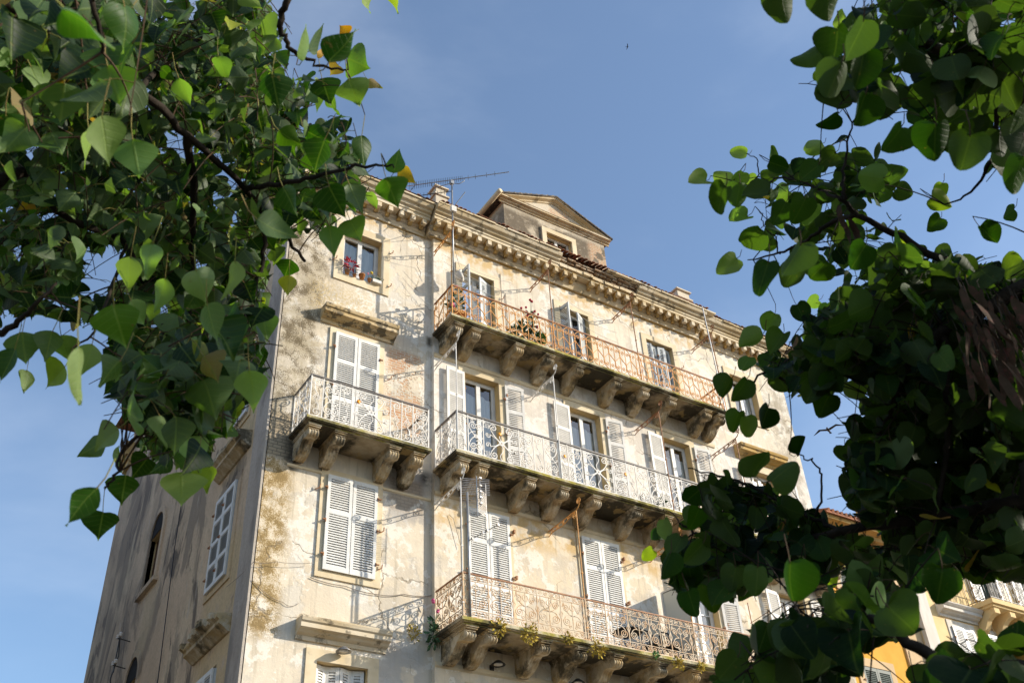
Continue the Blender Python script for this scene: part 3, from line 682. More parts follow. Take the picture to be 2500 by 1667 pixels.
def cell_s(x,w,H):
    o=[]; cx=x+w/2; r=w*.24
    for sg in (-1,1):
        a=[(cx-sg*.0,H*.5)]+arc((cx,H*.5),(cx+sg*w*.42,H*.72),-sg*.03,5)[1:]+spiral(cx+sg*w*.18,H*.76,r,1.7,0 if sg>0 else PI,sg); o.append((a,.010)); o.append((mirv(a,H*.5),.010))
        b=spiral(cx+sg*w*.22,H*.90,r*.55,1.3,PI if sg>0 else 0,sg); o.append((b,.008)); o.append((mirv(b,H*.5),.008))
    o.append((spiral(cx,H*.5,.045,1,0,1,.045),.009))
    o.append((arc((cx-w*.45,H*.5),(cx,H*.62),.03),.009)); o.append((arc((cx+w*.45,H*.5),(cx,H*.38),.03),.009))
    return o
def cell_ros(x,w,H):
    o=[]; cx=x+w/2; cy=H*.5
    for r in (.06,.035): o.append((spiral(cx,cy,r,1,0,1,r),.012))
    for sx in (-1,1):
        for sy in (-1,1):
            q=[(cx+sx*.05,cy+sy*.04)]
            q+=arc((cx+sx*.05,cy+sy*.04),(cx+sx*w*.33,cy+sy*H*.40),-sx*sy*.05,8)[1:]
            o.append((q+spiral(cx+sx*w*.22,cy+sy*H*.36,.10*w+.0,1.5,(.3 if sy>0 else -.3) if sx>0 else (PI-.3 if sy>0 else PI+.3),sx*sy),.011))
            o.append(([(cx+sx*.06,cy+sy*.02)]+arc((cx+sx*.06,cy+sy*.02),(cx+sx*w*.42,cy+sy*H*.17),sx*sy*.04,6)+spiral(cx+sx*w*.36,cy+sy*H*.13,.07*w,1.3,0 if sx>0 else PI,-sx*sy),.009))
            o.append((key(cx+sx*w*.42,cy+sy*H*.36,.13,sx,sy),.008))
        o.append(([(cx,cy+sx*.06)]+scurve((cx,cy+sx*.06),(cx,cy+sx*H*.46),.05),.009))
    return o
def pat_white(L,H,seq):
    tot=sum({'k':.3,'s':.42,'r':1.0}[c] for c in seq); f=L/tot; x=0; o=[([(0,H),(L,H)],.024,2),([(0,H-.06),(L,H-.06)],.008,0),([(0,.03),(L,.03)],.016,0)]
    for c in seq:
        w={'k':.3,'s':.42,'r':1.0}[c]*f
        for q in {'k':cell_key,'s':cell_s,'r':cell_ros}[c](x,w,H-.04): o.append((q[0],q[1],0))
        x+=w; o.append(([(x,.03),(x,H)],.012,0))
    return o
def pat_low(L,H):
    n=max(1,round(L/.62)); w=L/n; o=[([(0,H),(L,H)],.018,1),([(0,.03),(L,.03)],.015,0),([(0,H-.16),(L,H-.16)],.009,0),([(0,.19),(L,.19)],.009,0)]
    for i in range(n):
        x=i*w
        o.append(([(x,.03),(x,H)],.011,0)); cx=x+w/2
        for b,(y,r) in enumerate(((H-.08,.062),(.11,.062))):
            for k in range(4):
                c=x+w*(k+.5)/4; sg=1 if k<2 else -1
                o.append((spiral(c,y,r,1.5,PI/2 if k%2 else -PI/2,sg),.0075,0))
                o.append((scurve((c-w/8,y-.05*sg),(c+w/8,y+.05*sg),.01,5),.007,0))
        h0=.19; h1=H-.16; hm=(h0+h1)/2; hh=h1-h0
        o.append((spiral(cx,h1-hh*.2,.07,1,0,1,.07),.0085,0)); o.append(([(cx,h0),(cx,h1)],.009,0))
        for sg in (-1,1):
            o.append((arc((cx+sg*.03,hm),(x+w*(.5+sg*.36),h1-.02),-sg*.06,6)+spiral(x+w*(.5+sg*.28),h1-hh*.26,w*.15,1.8,.2 if sg>0 else PI-.2,sg)[0:],.009,0))
            o.append((arc((cx+sg*.02,hm),(x+w*(.5+sg*.36),h0+hh*.36),sg*.05,6)+spiral(x+w*(.5+sg*.26),h0+hh*.27,w*.16,1.8,.2 if sg>0 else PI-.2,-sg)[0:],.009,0))
            o.append((spiral(x+w*(.5+sg*.12),h0+hh*.12,w*.08,1.5,PI/2,-sg),.0075,0)); o.append((arc((x+w*(.5+sg*.5),h1),(x+w*(.5+sg*.42),hm),sg*.03),.008,0))
            o.append((arc((x+w*(.5+sg*.42),hm),(x+w*(.5+sg*.5),h0),sg*.03),.008,0))
    return o
def console_mesh():
    # profile in (outward d, up h) of one scroll console, top at h=0
    pr=[(0,0),(.93,0),(.95,-.03),(.97,-.06)]
    c=(.85,-.16); r=.125
    pr+=[(c[0]+r*math.cos(a),c[1]+r*math.sin(a)*1.0) for a in [R(50-18*i) for i in range(9)]]
    pr+=[(.73,-.25),(.67,-.235),(.60,-.245),(.53,-.30),(.48,-.38),(.43,-.46),(.36,-.535),(.27,-.60),(.19,-.63)]
    c2=(.14,-.53); pr+=[(c2[0]+.13*math.cos(a),c2[1]+.11*math.sin(a)) for a in [R(-70-15*i) for i in range(7)]]+[(0,-.52)]
    ws=[(-.12,0),(-.115,.01),(-.095,.012),(-.085,-.006),(-.055,-.008),(-.045,.01),(-.02,.012),(-.012,-.004),(.012,-.004),(.02,.012),(.045,.01),(.055,-.008),(.085,-.006),(.095,.012),(.115,.01),(.12,0)]
    n=len(pr); m=MB(); vs=[]
    cen=(.45,-.1)
    for (x,e) in ws:
        for i,(d,h) in enumerate(pr):
            k=e if (4<=i<n-1) else 0
            ax,ay=d-cen[0],h-cen[1]; L=math.hypot(ax,ay) or 1
            vs.append((x,-(d+k*ax/L),h+k*ay/L))
    fs=[]
    for a in range(len(ws)-1):
        for i in range(n): fs.append((a*n+i,a*n+(i+1)%n,(a+1)*n+(i+1)%n,(a+1)*n+i))
    fs.append(tuple(range(n))); fs.append(tuple((len(ws)-1)*n+i for i in range(n)))
    m.add(vs,fs)
    for sx in (-1,1):
        x=sx*.124
        m.tube([(x,-a,b) for a,b in spiral(.16,-.42,.17,2.1,-PI*.5,1)],.014,4)
        m.tube([(x,-a,b) for a,b in spiral(.83,-.17,.115,1.7,0,-1)],.010,4)
        m.tube([(x,-a,b) for a,b in [(.16,-.59),(.3,-.56),(.42,-.48),(.52,-.36),(.6,-.26),(.7,-.2)]],.010,4)
    # abacus
    m.box(-.14,.14,-1.0,0,-.001,.04); m.box(-.155,.155,-1.03,0,.04,.08)
    return m
CONS=[None]
def console(x,y,z,par,sc,rz=0):
    Mx=T(x,y,z)@Matrix.Rotation(rz,4,'Z')@Matrix.Diagonal((1,sc,.74,1))
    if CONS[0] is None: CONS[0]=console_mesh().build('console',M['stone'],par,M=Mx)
    else: inst(CONS[0],par,Mx)
def balcony(x0,x1,yw,depth,zr,H,pat,mats,xs,posts,endx=.30,slabx=.06,sides=(1,1)):
    "x0..x1 railing ends, yw wall face, zr railing foot height"
    yf=yw-depth; bm=MB(); e=slabx
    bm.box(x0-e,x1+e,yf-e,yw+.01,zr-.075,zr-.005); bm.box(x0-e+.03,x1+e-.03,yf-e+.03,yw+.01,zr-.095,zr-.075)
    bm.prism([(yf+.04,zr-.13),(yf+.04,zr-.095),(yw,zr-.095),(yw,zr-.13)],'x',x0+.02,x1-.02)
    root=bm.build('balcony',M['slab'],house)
    cz=zr-.13-.059
    for x in xs: console(x,yw,cz,root,(depth-.04)/1.03)
    mm_=MB(); hr=MB()
    def run(L,fn,P):
        for q in fn(L,H):
            pts,r,fl=q[0],q[1],q[2]
            mb_=hr if fl else mm_
            mb_.tube([P(a,b) for a,b in pts],r*1.22,4,cap=False)
    run(x1-x0,pat[0],lambda a,b:(x0+a,yf,zr+b)); 
    if sides[0]: run(depth-.02,pat[1],lambda a,b:(x0,yf+a,zr+b))
    if sides[1]: run(depth-.02,pat[1],lambda a,b:(x1,yf+a,zr+b))
    for (xp,zt,rr) in posts: mm_.tube([(xp,yf,zr-.02),(xp,yf,zt)],rr,6)
    mm_.tube([(x0,yf,zr-.03),(x0,yf,zr+H)],.02,4); mm_.tube([(x1,yf,zr-.03),(x1,yf,zr+H)],.02,4)
    mm_.build('railing',M[mats[0]],root,fix=False); hr.build('handrail',M[mats[1]],root,fix=False)
    return root
XR=20.22; XL=10.64
CT=[10.89,11.42,12.79,13.78,14.79,16.11,17.12,18.14,19.51,20.06]
balcony(XL,XR,YC,.95,18.26,1.0,(pat_top,pat_top),('rust','rustd'),CT,[(XL,19.26,.024),(13.9,19.3,.02),(16.95,19.3,.02),(XR,19.3,.02)])
mb_=balcony(XL,XR,YC,1.07,14.11,1.1,(lambda L,H:pat_white(L,H,'ksrsksksrskssksrksks'),lambda L,H:pat_white(L,H,'ksk')),('wiron','rail'),CT,[(XL,15.2,.018),(13.63,15.25,.018)])
balcony(XL,XR,YC,1.19,9.99,1.0,(pat_low,pat_low),('rustb','rustd'),CT,[(XL,11,.022),(13.9,11.0,.02),(17.16,11.,.02)])
bl=balcony(7.0,10.0,0,.97,14.08,1.1,(lambda L,H:pat_white(L,H,'ksk'+'r'+'kks'),lambda L,H:pat_white(L,H,'ksk')),('wiron','rail'),[7.19,7.82,9.17,9.8],[])
br_=balcony(SX-1.5,SX+1.5,0,.97,14.08,1.1,(lambda L,H:pat_white(L,H,'ksk'+'r'+'kks'),lambda L,H:pat_white(L,H,'ksk')),('rustb','rail'),[SX-1.3,SX-.68,SX+.65,SX+1.28],[])
# amber reflectors on the white railings
rb=None
for par,pts in ((mb_,[(11.84,14.88),(13.78,14.80),(15.72,14.80)]),(bl,[(8.16,14.80)])):
    for (x,z) in pts:
        y=(YC-1.07 if par is mb_ else -.97)-.03
        q=MB(); q.lathe([(0,-.012),(.045,-.012),(.05,0),(.04,.01),(0,.014)],(x,y,z),12,ax='y'); q.build('reflector',M['orange'],par)
# ---------------- awning arms: horizontal scroll brackets from the wall to tall posts
def arm(x,yw,yp,z,mat,zpost,tip=.24,H=.0):
    m=MB(); tb=m.tube; m.tube=lambda p,r,n=4,*a,**k: tb(p,r*1.15,n,*a,**k); L=yw-yp
    m.tube([(x,yw+.01,z-.02),(x,yp,z+.02)],.013,5)
    m.tube([(x,yw,z-.16)]+[(x,yw-L*t,z-.16+.12*t+.03*math.sin(t*9)) for t in [i/10 for i in range(1,11)]]+[(x,yp+.02,z+.0)],.011,5)
    k=5
    for i in range(k):
        t=(i+.6)/k; r=.075-.045*t
        m.tube([(x,yw-L*t+a,z-.08+.05*t+b) for a,b in spiral(0,0,r,1.6,PI/2,-1 if i%2 else 1)],.008,4)
    m.tube([(x,yp,z+.02),(x,yp-.09,z+.05),(x,yp-.17,z+.14)]+[(x,yp-.14+a,z+.22+b) for a,b in spiral(0,0,.085,1.6,-.6,1)],.013,5)
    m.tube([(x,yp+.25,z-.06)]+[(x,yp+.08-a,z-.10+b) for a,b in spiral(0,0,.08,1.5,PI/2,1)],.009,4)
    m.tube([(x,yp,zpost),(x,yp,z+.03)],.014,6)
    for zz in (zpost+.3,(zpost+z)/2): m.box(x-.022,x+.022,yp-.022,yp+.022,zz,zz+.03)
    return m.build('awning_bracket',M[mat],house)
for x in (XL,13.9,16.95,XR): arm(x,YC,YC-.95,21.2,'rustd' if x>11 else 'rust',18.26)
arm(XL,YC,YC-1.1,17.22,'wiron',14.1); arm(13.63,YC,YC-1.1,17.22,'wiron',14.1); arm(17.25,YC,YC-1.1,17.22,'rustd',14.1); arm(XR,YC,YC-1.07,17.22,'rustd',14.1)
arm(XL,YC,YC-1.19,13.2,'wiron',9.99); arm(13.9,YC,YC-1.19,13.25,'rust',9.99); arm(17.16,YC,YC-1.19,13.25,'rust',9.99)
# ---------------- cables on the facade (parts of the house)
def cable(pts,r=.007,mat='cable',sag=0):
    m=MB(); out=[]
    for i in range(len(pts)-1):
        p=Vector(pts[i]); q=Vector(pts[i+1]); n=8
        for k in range(n+(1 if i==len(pts)-2 else 0)):
            t=k/n; v=p.lerp(q,t); v.z-=sag*4*t*(1-t); out.append(v)
    m.tube(out,r,5,smooth=True); return m.build('cable',M[mat],house)
cable([(7.7,-.03,10.8),(8.5,-.04,10.76),(9.3,-.04,10.72),(9.9,-.03,10.85),(10.6,-.03,10.95)],.009,sag=.03)
cable([(6.46,-.02,10.5),(7.15,-.03,10.15),(7.5,-.03,10.2)],.006,sag=.08)
cable([(7.7,-.1,11.1),(6.9,-.12,10.95),(6.42,-.1,10.85),(6.4,1.4,10.9)],.006,sag=.03)
cable([(6.4,6.35,20.5),(6.4,6.2,14),(6.4,5.6,9.0),(6.4,5.4,3)],.012,'black')
cable([(10.3,-.12,21.95),(10.62,-1.1,21.75),(13.4,.1,23.4)],.009,sag=.02)
cable([(12.85,-.16,21.3),(12.84,-.18,19.8),(12.9,-.17,18.3)],.012,sag=.0); cable([(13.0,-.16,20.6),(13.02,-.17,18.4)],.01)
cable([(14.2,-.17,20.5),(16.4,-.17,20.1),(18.2,-.17,20.3)],.004,sag=.03)
cable([(11.0,-.17,13.0),(11.1,-.2,12.9),(11.3,-.2,12.2)],.006)
# insulator bracket and wires low on the side wall
ins=empty('insulator_bracket',(X0-.15,9.6,11.5)); tag(ins,'small iron bracket with white insulators and wires on the shaded side wall','bracket')
m=MB(); m.tube([(X0,9.5,12.5),(X0-.35,9.5,12.55)],.015,5); m.tube([(X0,9.5,11.75),(X0-.35,9.5,11.8)],.015,5); m.tube([(X0-.3,9.5,11.6),(X0-.3,9.5,12.7)],.018,5); m.tube([(X0-.3,9.5,12.6),(X0-.22,9.6,12.1),(X0-.3,9.7,11.5),(X0-.1,9.9,10.8),(X0-.2,10,10.2)],.018,5)
m.build('arm',M['blk'],ins)
for (y,z) in ((9.35,12.6),(9.62,12.62),(9.35,11.85),(9.62,11.87)):
    m=MB(); m.lathe([(0,-.05),(.05,-.05),(.05,-.02),(.03,0),(.05,.02),(.04,.06),(0,.07)],(X0-.32,y,z),10); m.build('insulator',M['plastic'],ins)
# ================================================================= small things on the house
# ---- rooftop television aerial with a long boom
ae=empty('television_aerial',(XL,YC-.95,19.3)); tag(ae,'long many-pronged television aerial on a mast above the left end of the top balcony','aerial')
m=MB(); m.tube([(XL+.03,YC-1.0,19.3),(XL+.03,YC-1.0,23.15)],.024,8,smooth=True); m.build('mast',M['galv'],ae)
A_=Vector((9.72,-.2,23.3)); B_=Vector((12.0,-2.15,23.32))
m=MB(); m.tube([A_,B_],.014,6); m.build('boom',M['alu'],ae)
dirv=(B_-A_).normalized()
m=MB()
for i in range(30):
    t=.02+.52*i/29; h=.16-.05*i/29; c=A_.lerp(B_,t); m.tube([c+Vector((0,0,-h)),c+Vector((0,0,h))],.006,4)
for t in (.60,.67,.78,.86): c=A_.lerp(B_,t); m.tube([c+Vector((0,0,-.1)),c+Vector((0,0,.1))],.006,4)
for sg in (-1,1):
    c=A_.lerp(B_,.08); m.tube([c,c+Vector((.0,0,.32*sg))-dirv*.22],.008,4); m.tube([c+dirv*.05,c+Vector((.12*sg,.12*sg,.3))-dirv*.1],.006,4)
m.build('element',M['blk'],ae)
m=MB(); c=Vector((XL+.03,YC-1.0,23.08)); e1=A_.lerp(B_,.56); e0=A_.lerp(B_,.24)
m.tube([e0,e0+Vector((0,0,-.14)),e0+dirv*.12+Vector((0,0,-.22)),c,e1-dirv*.15+Vector((0,0,-.2)),e1+Vector((0,0,-.12)),e1],.012,6,smooth=True); m.box(c.x-.05,c.x+.05,c.y-.05,c.y+.05,c.z-.05,c.z+.07); m.build('boom_bracket',M['galv'],ae)
m=MB(); q=Vector((XL+.03,YC-1.0,22.75)); m.tube([q,q-dirv*1.0],.012,5)
for i in range(9): c=q-dirv*(.12+.1*i); m.tube([c+Vector((0,0,-.09)),c+Vector((0,0,.09))],.006,4)
m.tube([q+Vector((.1,0,-.5)),q+Vector((.5,.1,.3))],.012,5); m.build('lower_boom',M['blk'],ae)
m=MB(); m.box(XL-.04,XL+.12,YC-1.09,YC-1.0,21.9,22.1); m.build('junction_box',M['plastic'],ae)
# ---- grid aerial on the lower balcony
ga=empty('grid_aerial',(10.87,YC-1.2,9.99)); tag(ga,'grid aerial of pale parallel rods at the left corner of the lowest balcony','aerial')
m=MB(); m.tube([(10.79,YC-1.22,9.95),(10.79,YC-1.22,12.95)],.028,8,smooth=True); m.tube([(10.78,YC-1.25,12.2),(11.0,YC-1.25,12.25)],.012,5); m.build('mast',M['galv'],ga)
m=MB(); 
for i in range(20):
    z=13.32-.045*i; dz=.0
    if i<10: m.tube([(10.66,YC-1.15,z),(11.32,YC-1.35,z+.03)],.006,4)
    if i>=6: m.tube([(10.98,YC-1.3,z+.05),(11.34,YC-1.15,z+.02)],.006,4)
for i in range(9): m.tube([(10.64,YC-1.1,12.85-.045*i),(10.96,YC-1.3,12.82-.045*i)],.006,4)
for x,y in ((10.66,-1.15),(11.34,-1.15)): m.tube([(x,YC+y,12.4),(x,YC+y,13.34)],.008,4)
m.build('reflector_rod',M['alu'],ga)
m=MB(); m.tube([(11.0,YC-1.3,12.35),(11.0,YC-1.3,13.38)],.016,5); m.tube([(11.06,YC-1.35,12.6),(11.06,YC-1.35,13.36)],.013,5)
for z in (13.3,13.1,12.95,12.8,12.65): m.box(11.03,11.09,YC-1.39,YC-1.32,z,z+.04)
m.build('dipole_mast',M['alu'],ga)
m=MB(); m.tube([(10.8,YC-1.25,11.75),(11.38,YC-1.6,12.12)],.013,5)
for t in (.1,.45,.6,.95):
    c=Vector((10.8,YC-1.25,11.75)).lerp(Vector((11.38,YC-1.6,12.12)),t); m.box(c.x-.025,c.x+.025,c.y-.025,c.y+.025,c.z-.03,c.z+.03)
    m.tube([c+Vector((0,0,-.14)),c+Vector((0,0,.2))],.005,4)
m.build('lower_boom',M['alu'],ga)
# ---- thin mast at the right end
ra=empty('thin_mast',(XR-.1,YC-1.0,18.2)); tag(ra,'thin grey mast with short crossbars at the right end of the top balcony','mast')
m=MB(); m.tube([(XR-.12,YC-1.02,18.2),(XR-.2,YC-1.02,22.2)],.02,6); m.build('mast',M['galv'],ra)
m=MB(); m.tube([(XR-.17,YC-1.0,20.75),(XR-.75,YC-1.3,20.35)],.01,5); m.tube([(XR-.15,YC-1.0,20.8),(XR+.35,YC-.8,21.1)],.01,5)
for z in (21.7,19.9,20.75): m.tube([(XR-.22,YC-1.02,z),(XR-.02,YC-1.02,z)],.01,5)
for k in range(5): m.tube([(XR-.4-.08*k,YC-1.15,20.52-.05*k),(XR-.4-.08*k,YC-1.15,20.64-.05*k)],.006,4)
m.build('crossbar',M['blk'],ra)
# ---- barbed small mast near the right low door
rb_=empty('pipe_bracket',(20.55,-.1,10.2)); tag(rb_,'thin rusty rod with prongs fixed beside the right door on the lowest floor','rod')
m=MB(); m.tube([(20.6,-.12,10.1),(20.55,-.12,12.6)],.014,5)
for z in (10.6,11.2,11.9): m.tube([(20.5,-.12,z),(20.66,-.16,z+.05)],.01,4)
m.tube([(20.5,-.12,12.0),(20.95,-.5,12.3)],.01,4); m.build('rod',M['rustd'],rb_)
# ---- wall lamps
def wall_lamp(x,y,z,label,mat):
    r=empty('wall_lamp',(x,y,z)); tag(r,label,'lamp')
    m=MB(); m.box(x-.05,x+.05,y-.03,y+.0,z-.09,z+.05); m.tube([(x,y,z),(x,y-.16,z+.05),(x+.02,y-.2,z+.02)],.018,6,smooth=True); m.build('arm',M['blk'],r)
    m=MB(); m.lathe([(0,.10),(.05,.095),(.16,.01),(.165,-.005),(.155,-.005),(.04,.07),(0,.08)],(x+.04,y-.22,z+.0),20); m.build('lamp_shade',M[mat],r)
    m=MB(); m.lathe([(0,.03),(.10,.015),(.10,.0),(0,-.004)],(x+.04,y-.22,z+.0),16); m.build('lamp_glass',M['plastic'],r)
wall_lamp(8.42,0,9.27,'small metal wall lamp above the bottom left window','galv')
wall_lamp(12.05,YC,9.5,'small black wall lamp under the lowest balcony near its left end','blk')
wall_lamp(14.2,YC,9.4,'small black wall lamp under the middle of the lowest balcony','blk')
# ---- bag hanging by the top left door
b_=MB(); 
prof=[(.02,.26),(.04,.22),(.05,.15),(.10,.06),(.13,-.04),(.11,-.13),(.05,-.18),(0,-.19)]
b_.lathe(prof,(11.2,YC-.45,20.2),14)
o=b_.build('hanging_bag',M['plastic']); tag(o,'white cloth bag hanging beside the left door of the top balcony','bag')
vs=o.data.vertices
for v in vs: v.co.x+=.03*math.sin(v.co.z*17); v.co.y+=.03*math.sin(v.co.x*23+v.co.z*9)
cm=MB(); cm.tube([(11.2,YC-.45,20.52),(11.05,YC-.5,20.95),(10.64,YC-.93,21.1)],.006,4); cl=cm.build('cord',M['cable'],o)
# ---- laundry lines on the top floor
for (xa,xb,lab) in ((10.66,12.6,'washing line strung across the left door of the top balcony'),(14.95,16.3,'washing line strung across the middle door of the top balcony')):
    m=MB()
    for k in range(3):
        p=Vector((xa,YC-.5,20.7-.25*k)); q=Vector((xb,YC-.9,20.2-.38*k)); m.tube([p.lerp(q,t/8)-Vector((0,0,.12*4*(t/8)*(1-t/8))) for t in range(9)],.005,4)
    tag(m.build('washing_line',M['plastic']),lab,'washing line')
# ---- potted plants
def pot(m,x,y,z,r,h): m.lathe([(0,0),(r*.72,0),(r*.95,h*.86),(r*1.08,h*.86),(r*1.08,h),(r*.9,h),(r*.88,h*.9),(0,h*.88)],(x,y,z),16)
def leafy(m,c,rad,n,sz,droop=0.,el=1.4):
    for i in range(n):
        d=Vector((random.gauss(0,1),random.gauss(0,1),random.gauss(0,1)))
        d.normalize(); p=Vector(c)+Vector((d.x*rad[0],d.y*rad[1],d.z*rad[2]))*random.uniform(.3,1)
        a=(d+Vector((random.uniform(-.6,.6),random.uniform(-.6,.6),random.uniform(-.5,.7)-droop))).normalized(); b=a.cross(Vector((random.uniform(-1,1),random.uniform(-1,1),random.uniform(-1,1)))).normalized(); s=sz*random.uniform(.6,1.3)
        nn=a.cross(b)*s*.12
        m.add([p,p+a*s*.5*el+b*s*.38,p+a*s*el-nn,p+a*s*.5*el-b*s*.38,p+a*s*.5*el+nn],[(0,1,4),(1,2,4),(2,3,4),(3,0,4)])
def plant(name,label,x,y,z,r,h,parts,potmat='terra',cat='potted plant'):
    o=empty(name,(x,y,z)); tag(o,label,cat)
    m=MB(); pot(m,x,y,z,r,h); m.build('pot',M[potmat],o)
    for nm,mat,fn in parts:
        m=MB(); fn(m); m.build(nm,M[mat],o,fix=False)
    return o
def blobs(pts,r): 
    def f(m):
        for p in pts: m.ball(p,r*random.uniform(.8,1.2),5)
    return f
zf=18.28; yb=YC-.62
def redstems(m):
    for (x,z) in RB: m.tube([(13.4+random.uniform(-.06,.06),yb,18.9),(13.4+(x-13.4)*.5,yb,(18.9+z)/2+.1),(x,yb-.03,z)],.006,4)
RB=[(13.4,20.08),(13.46,20.05),(13.05,19.62),(13.22,19.72),(13.2,19.55),(13.24,19.42),(13.5,19.68),(13.56,19.75),(13.62,19.62),(13.48,19.5),(13.34,19.38),(13.42,19.36),(13.75,18.95),(13.55,19.15),(13.36,19.12),(13.28,19.48),(13.6,19.52)]
plant('flowering_plant','tall pot plant with dark red flower heads near the top balcony second post',13.42,yb,zf,.14,.24,
  [('foliage','green',lambda m:(leafy(m,(13.38,yb,19.2),(.09,.09,.5),70,.10),leafy(m,(13.5,yb,18.75),(.16,.14,.22),60,.12))),('stem','green',redstems),('flower','red',blobs([(x,yb-.03+random.uniform(-.04,.04),z) for x,z in RB],.042))],'blk')
plant('bushy_plant','low dark bushy pot plant left of the red-flowered one on the top balcony',12.98,yb,zf,.15,.22,[('foliage','green',lambda m:leafy(m,(12.98,yb,18.78),(.24,.18,.30),150,.11))],'blk')
plant('bright_plant','bright green leafy pot plant right beside the red-flowered one on the top balcony',13.62,yb-.1,zf,.11,.18,[('foliage','lgreen',lambda m:leafy(m,(13.58,yb-.1,18.72),(.1,.1,.28),90,.09))])
plant('withered_plant','small withered pot plant nearest the second post of the top balcony',13.85,yb,zf,.10,.16,[('foliage','weed',lambda m:leafy(m,(13.85,yb,18.58),(.14,.1,.13),40,.09))],'terra')
plant('cactus_plant','broad-leaved cactus with pink flowers at the left corner of the top balcony',11.02,YC-.72,zf,.17,.30,
  [('foliage','green',lambda m:(leafy(m,(10.98,YC-.62,18.95),(.2,.18,.22),30,.12,.2,1.7),leafy(m,(11.02,YC-.62,19.35),(.06,.06,.22),12,.1,0,1.8))),('flower','pink',blobs([(10.74,YC-.8,18.75),(10.78,YC-.8,18.7),(10.7,YC-.8,18.72),(10.9,YC-.75,19.45)],.045))])
# window-ledge plants of the top left window
zl=19.33
def basket(m):
    for i in range(9): m.tube([(7.97+.045*i,-.13,zl+.02),(7.97+.045*i,-.13,zl+.2)],.005,4)
    for z in (zl+.02,zl+.11,zl+.2): m.tube([(7.95,-.13,z),(8.36,-.13,z)],.006,4); m.tube([(7.95,-.13,z),(7.95,0,z)],.006,4)
o=plant('red_leaf_plant','crimson-leaved plant in a wire basket at the left of the small top window',8.08,-.06,zl,.07,.13,[('basket','blk',basket),('foliage','red',lambda m:leafy(m,(8.13,-.1,zl+.34),(.17,.09,.14),75,.06,.1,2.2))])
plant('terracotta_pot','round empty terracotta pot in the middle of the small top window ledge',8.50,-.06,zl,.085,.15,[],'terra',cat='pot')
plant('small_clay_pot','tiny clay pot beside the wire basket on the small top window ledge',8.28,-.07,zl,.05,.07,[],'terra',cat='pot')
plant('yellow_flower_pot','pot with one yellow and one pink bloom on the small top window ledge',8.72,-.06,zl,.055,.1,[('stem','green',lambda m:(m.tube([(8.72,-.06,zl+.1),(8.74,-.08,zl+.3)],.005,4),m.tube([(8.70,-.06,zl+.1),(8.67,-.08,zl+.22)],.005,4))),('flower','yel',blobs([(8.75,-.09,zl+.32),(8.77,-.09,zl+.31)],.035)),('bud','pink',blobs([(8.66,-.09,zl+.25),(8.66,-.09,zl+.22)],.022))])
def aloe(x):
    def f(m):
        for i in range(14):
            a=random.uniform(0,6.28); l=random.uniform(.1,.17); m.tube([(x+.03*math.cos(a),-.07+.03*math.sin(a),zl+.1),(x+.09*math.cos(a),-.07+.07*math.sin(a),zl+.1+l)],.012,4,.002)
    return f
def trough(m): m.box(8.79,9.04,-.14,-.01,zl,zl+.1)
o=empty('aloe_trough',(8.92,-.07,zl)); tag(o,'spiky green aloes in a pale trough at the right of the small top window','planter'); m=MB(); trough(m); m.build('trough',M['plastic'],o)
for x in (8.84,8.91,9.0): m=MB(); aloe(x)(m); m.build('aloe',M['green'],o,fix=False)
# ledge bar in front of that window
m=MB(); m.tube([(7.93,-.16,zl+.19),(9.1,-.16,zl+.17)],.007,4); m.tube([(7.93,-.16,zl+.19),(7.93,0,zl+.19)],.007,4); m.tube([(9.1,-.16,zl+.17),(9.1,0,zl+.17)],.007,4); m.build('ledge_bar',M['cable'],house)
# ---- plants rooted in the masonry
def weed(x,y,z,label,s=.16,mat='weed',n=80):
    m=MB(); leafy(m,(x,y,z),(s,s*.5,s*.9),n,.06,.1)
    tag(m.build('wall_weed',M[mat],fix=False),label,'weed',group='weeds rooted in the balcony edges')
yl=YC-1.24
for x,z,lab,s_ in [(11.5,9.88,'yellow-brown weed tuft on the lowest balcony edge nearest its left corner',.2),(12.28,9.88,'second yellow-brown weed tuft from the left corner of the lowest balcony edge',.22),(14.1,9.84,'hanging yellow weed tuft under the second post of the lowest balcony',.24),
      (13.3,9.95,'thin strip of dry weed left of the second post of the lowest balcony',.12),(16.45,9.85,'rusty-coloured weed tuft on the right half of the lowest balcony edge',.16),(17.15,9.88,'small orange weed tuft under the third post of the lowest balcony',.10),(15.8,9.95,'tiny green sprig on the middle of the lowest balcony edge',.06)]:
    weed(x,yl,z,lab,s_,'lgreen' if 'green' in lab else 'weed',int(400*s_)+20)
def spike(m):
    for i in range(3): m.tube([(10.62+.04*i,-.2,9.7),(10.56+.05*i,-.25,10.2),(10.54+.06*i,-.28,10.5+.1*i)],.006,4)
    leafy(m,(10.55,-.2,10.0),(.12,.12,.35),110,.08)
o=empty('snapdragon',(10.6,-.15,9.6)); tag(o,'wild green plant with magenta blossoms rooted beside the lowest balcony','plant')
m=MB(); spike(m); m.build('foliage',M['green'],o,fix=False); m=MB(); blobs([(10.50,-.3,10.68),(10.49,-.3,10.72),(10.62,-.3,10.5),(10.6,-.3,10.47)],.04)(m); m.build('flower',M['pink'],o)
m=MB(); leafy(m,(10.15,-.06,10.0),(.16,.05,.2),90,.05); tag(m.build('wall_weed',M['weed'],fix=False),'dull olive weed growing from the plaster left of the lowest balcony','weed')
